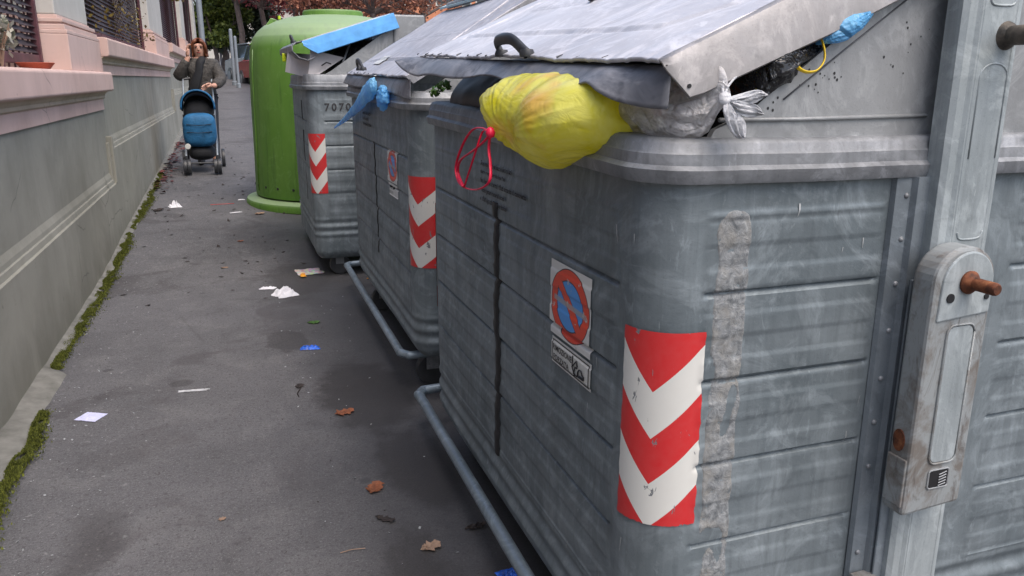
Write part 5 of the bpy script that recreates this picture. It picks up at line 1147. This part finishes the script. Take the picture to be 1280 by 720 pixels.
# hands: palm plus five fingers each
def hand(wr, dirv, side, up, curl, name):
    w = Vector(sc(wr)); d = Vector(dirv).normalized(); s_ = Vector(side).normalized(); u_ = Vector(up).normalized()
    vs = [w, w+d*.045, w+d*.085]; ed = [(0, 1), (1, 2)]; rd = [(.026, .018), (.036, .016), (.036, .014)]
    for kf in range(4):
        o_ = (kf-1.5)*.018; ln = (.058, .068, .064, .05)[kf]; b = len(vs); p0 = w+d*.085+s_*o_; p1 = p0+d*ln*.5+u_*curl*ln*.3; p2 = p1+d*ln*.45*(1-curl*.6)+u_*curl*ln*.6
        vs += [p0, p1, p2]; ed += [(2, b), (b, b+1), (b+1, b+2)]; rd += [.010, .009, .007]
    b = len(vs); p0 = w+d*.03-s_*.034; vs += [p0, p0+d*.03-s_*.012+u_*.012, p0+d*.055-s_*.004+u_*.02]; ed += [(1, b), (b, b+1), (b+1, b+2)]; rd += [.012, .010, .008]
    return skin(name, [tuple(q) for q in vs], ed, rd, M['skin'], Wm, sub=1)
hand((-.135, -.12, 1.395), (.05, .02, 1), (.4, .9, 0), (.9, -.3, 0), .5, 'hand')
hand((.135, -.30, 1.03), (-.75, -.4, -.1), (0, .5, -.8), (0, -.6, -.5), .7, 'hand')
ph_ = empty('mobile_phone', sc((-.095, -.10, 1.46)), 'dark mobile phone held to the ear of the woman', 'phone'); ph_.location = Vector(ph_.location)+Wm.location
MB().box((-.006, -.035, -.065), (.006, .035, .065)).build('case', M['black'], ph_, bevel=.004)
# stroller in front of her
SY = 9.25; pL = on_ground(235, 219); pR = on_ground(274, 218); sx = (pL.x+pR.x)/2; SYf = (pL.y+pR.y)/2; hw = (pR.x-pL.x)/2
st = empty('stroller', (sx, SYf+.35, gz(SYf+.2)), 'blue and black baby stroller pushed by the woman towards the camera', 'stroller')
M['blue_cloth'] = plain('blue_quilted_cloth', (.010, .105, .24), .7, 0, .25, 10, .8, .02); M['grey_cloth'] = plain('grey_hood_cloth', (.06, .06, .075), .8, 0, .2, 20, .3)
def wheel(x, y, r, w=.018):
    Mx = Matrix.Translation((x, y, r)) @ Matrix.Rotation(PI/2, 4, 'Y')
    wl_ = MB().lathe([(r*.72, -w), (r*.95, -w), (r, 0), (r*.95, w), (r*.72, w)], n=24, M=Mx).build('wheel', M['black_plastic'], st, smooth=True)
    MB().lathe([(.012, -w*.7), (r*.55, -w*.4), (r*.7, -w*.3), (r*.7, w*.3), (r*.55, w*.4), (.012, w*.7)], n=16, M=Mx).build('hub', M['grey_cloth'], wl_)
for x in (-hw-.015, -hw+.025, hw-.025, hw+.015): wheel(x, -.35, .082)
wheel(-hw-.05, .28, .11); wheel(hw+.05, .28, .11)
for s_ in (-1, 1):
    X = s_*(hw)
    MB().tube(spline([(X, -.35, .10), (X, -.30, .22), (X, .02, .48), (X*.98, .32, .86), (X*.95, .42, 1.0)], 5), .011, 8).build('frame_tube', M['steel_post'], st, smooth=2)
    MB().tube([(X*1.05, .28, .11), (X, .08, .42), (X, -.05, .62)], .010, 8).build('frame_tube', M['steel_post'] if s_ > 0 else M['black_plastic'], st)
    MB().tube([(X, -.35, .09), (X, -.35, .20)], .020, 8).build('fork', M['black_plastic'], st)
MB().tube([(-hw*.95, .42, 1.0), (0, .45, 1.02), (hw*.95, .42, 1.0)], .015, 8).build('push_handle', M['black_plastic'], st)
MB().tube([(-hw, -.35, .12), (hw, -.35, .12)], .010, 8).build('axle', M['black_plastic'], st)
# footmuff: bulging quilted pouch
def puff(name, m, c, r, pw=2.6, n=28, e2=2.2):
    rows_ = []
    for i in range(n):
        a = -PI/2+PI*i/(n-1); row = []
        for j in range(36):
            b = 2*PI*j/36; sg = lambda t_, p_: math.copysign(abs(t_)**(2/p_), t_)
            row.append((c[0]+r[0]*sg(math.cos(a), e2)*sg(math.cos(b), pw), c[1]+r[1]*sg(math.cos(a), e2)*sg(math.sin(b), pw), c[2]+r[2]*sg(math.sin(a), pw)*(1+.0)))
        rows_.append(row)
    return MB().grid(rows_, closed=True).build(name, m, st, smooth=2)
puff('footmuff', M['blue_cloth'], (0, -.20, .465), (hw+.012, .13, .18), 4.0, e2=3.2)
for zz in (.53, .45): MB().tube(spline([(-hw*.8, -.325, zz), (0, -.352, zz-.01), (hw*.8, -.325, zz)], 5), .004, 6).build('quilt_seam', M['dark_cloth'], st)
puff('seat', M['dark_cloth'], (0, .02, .58), (hw+.0, .12, .20), 3)
puff('basket', M['dark_cloth'], (0, -.05, .215), (hw-.02, .24, .085), 3)
# hood: arched shells
def hood(name, m, r0, yA, yB, zc, h, w, th=.006, a0=0, a1=PI):
    rows_ = []
    for i in range(7):
        t_ = i/6; row = []
        for j in range(25):
            a = a0+(a1-a0)*j/24; row.append((w*math.cos(a), yA+(yB-yA)*t_, zc+h*(1-.15*t_*t_)*math.sin(a)**.8 if math.sin(a) > 0 else zc))
        rows_.append(row)
    return MB().grid(rows_).build(name, m, st, smooth=2, solid=th)
hood('hood', M['dark_cloth'], 0, -.16, .20, .68, .20, hw+.01)
hood('hood_liner', M['grey_cloth'], 0, -.13, -.03, .68, .175, hw-.01, a0=.5, a1=PI-.5)
MB().tube([((hw+.012)*math.cos(a), -.165, .68+.205*max(0, math.sin(a))**.8) for a in np.linspace(0, PI, 25)], .010, 8).build('hood_piping', M['blue_cloth'], st, smooth=2)
puff('hood_back', M['dark_cloth'], (0, .12, .70), (hw-.005, .06, .15), 2.6)
MB().lathe([(0, -.006), (.028, -.005), (.03, 0), (.028, .005), (0, .006)], n=16, M=Matrix.Translation((-hw*.82, -.345, .30)) @ Matrix.Rotation(PI/2, 4, 'X')).build('reflector', M['sticker_white'], st)
# distant walkers
def walker(u, v0, v1, Y, m, label):
    b = at(u, v1, 1, Y); zg = gz(Y); hgt = max(1.5, at(u, v0, 1, Y).z-zg); hgt = min(hgt, 1.75); kk = hgt/1.7
    e = empty('person', (b.x, Y, zg), label, 'person', 'walkers far up the pavement')
    sc2 = lambda p: tuple(q*kk for q in p)
    skin('body', [sc2(p) for p in [(0, 0, .9), (0, 0, 1.2), (0, 0, 1.42), (0, -.01, 1.52), (0, 0, 1.62), (-.2, 0, 1.35), (-.24, .0, 1.08), (-.22, -.08, .85), (.2, 0, 1.35), (.24, .05, 1.08), (.22, .1, .85), (-.09, 0, .82), (-.1, -.12, .45), (-.1, -.2, .06), (.09, 0, .82), (.1, .1, .45), (.1, .25, .06)]],
         [(0, 1), (1, 2), (2, 3), (3, 4), (2, 5), (5, 6), (6, 7), (2, 8), (8, 9), (9, 10), (0, 11), (11, 12), (12, 13), (0, 14), (14, 15), (15, 16)], [.15, .16, .09, .07, .09, .06, .05, .035, .06, .05, .035, .09, .06, .04, .09, .06, .04], m, e, sub=1)
walker(279, 57, 80, 52, M['jeans'], 'tiny walker in dark clothes far up the pavement')
walker(285, 56, 80, 56, M['car_silver'], 'tiny walker in pale clothes right of the dark clad one')
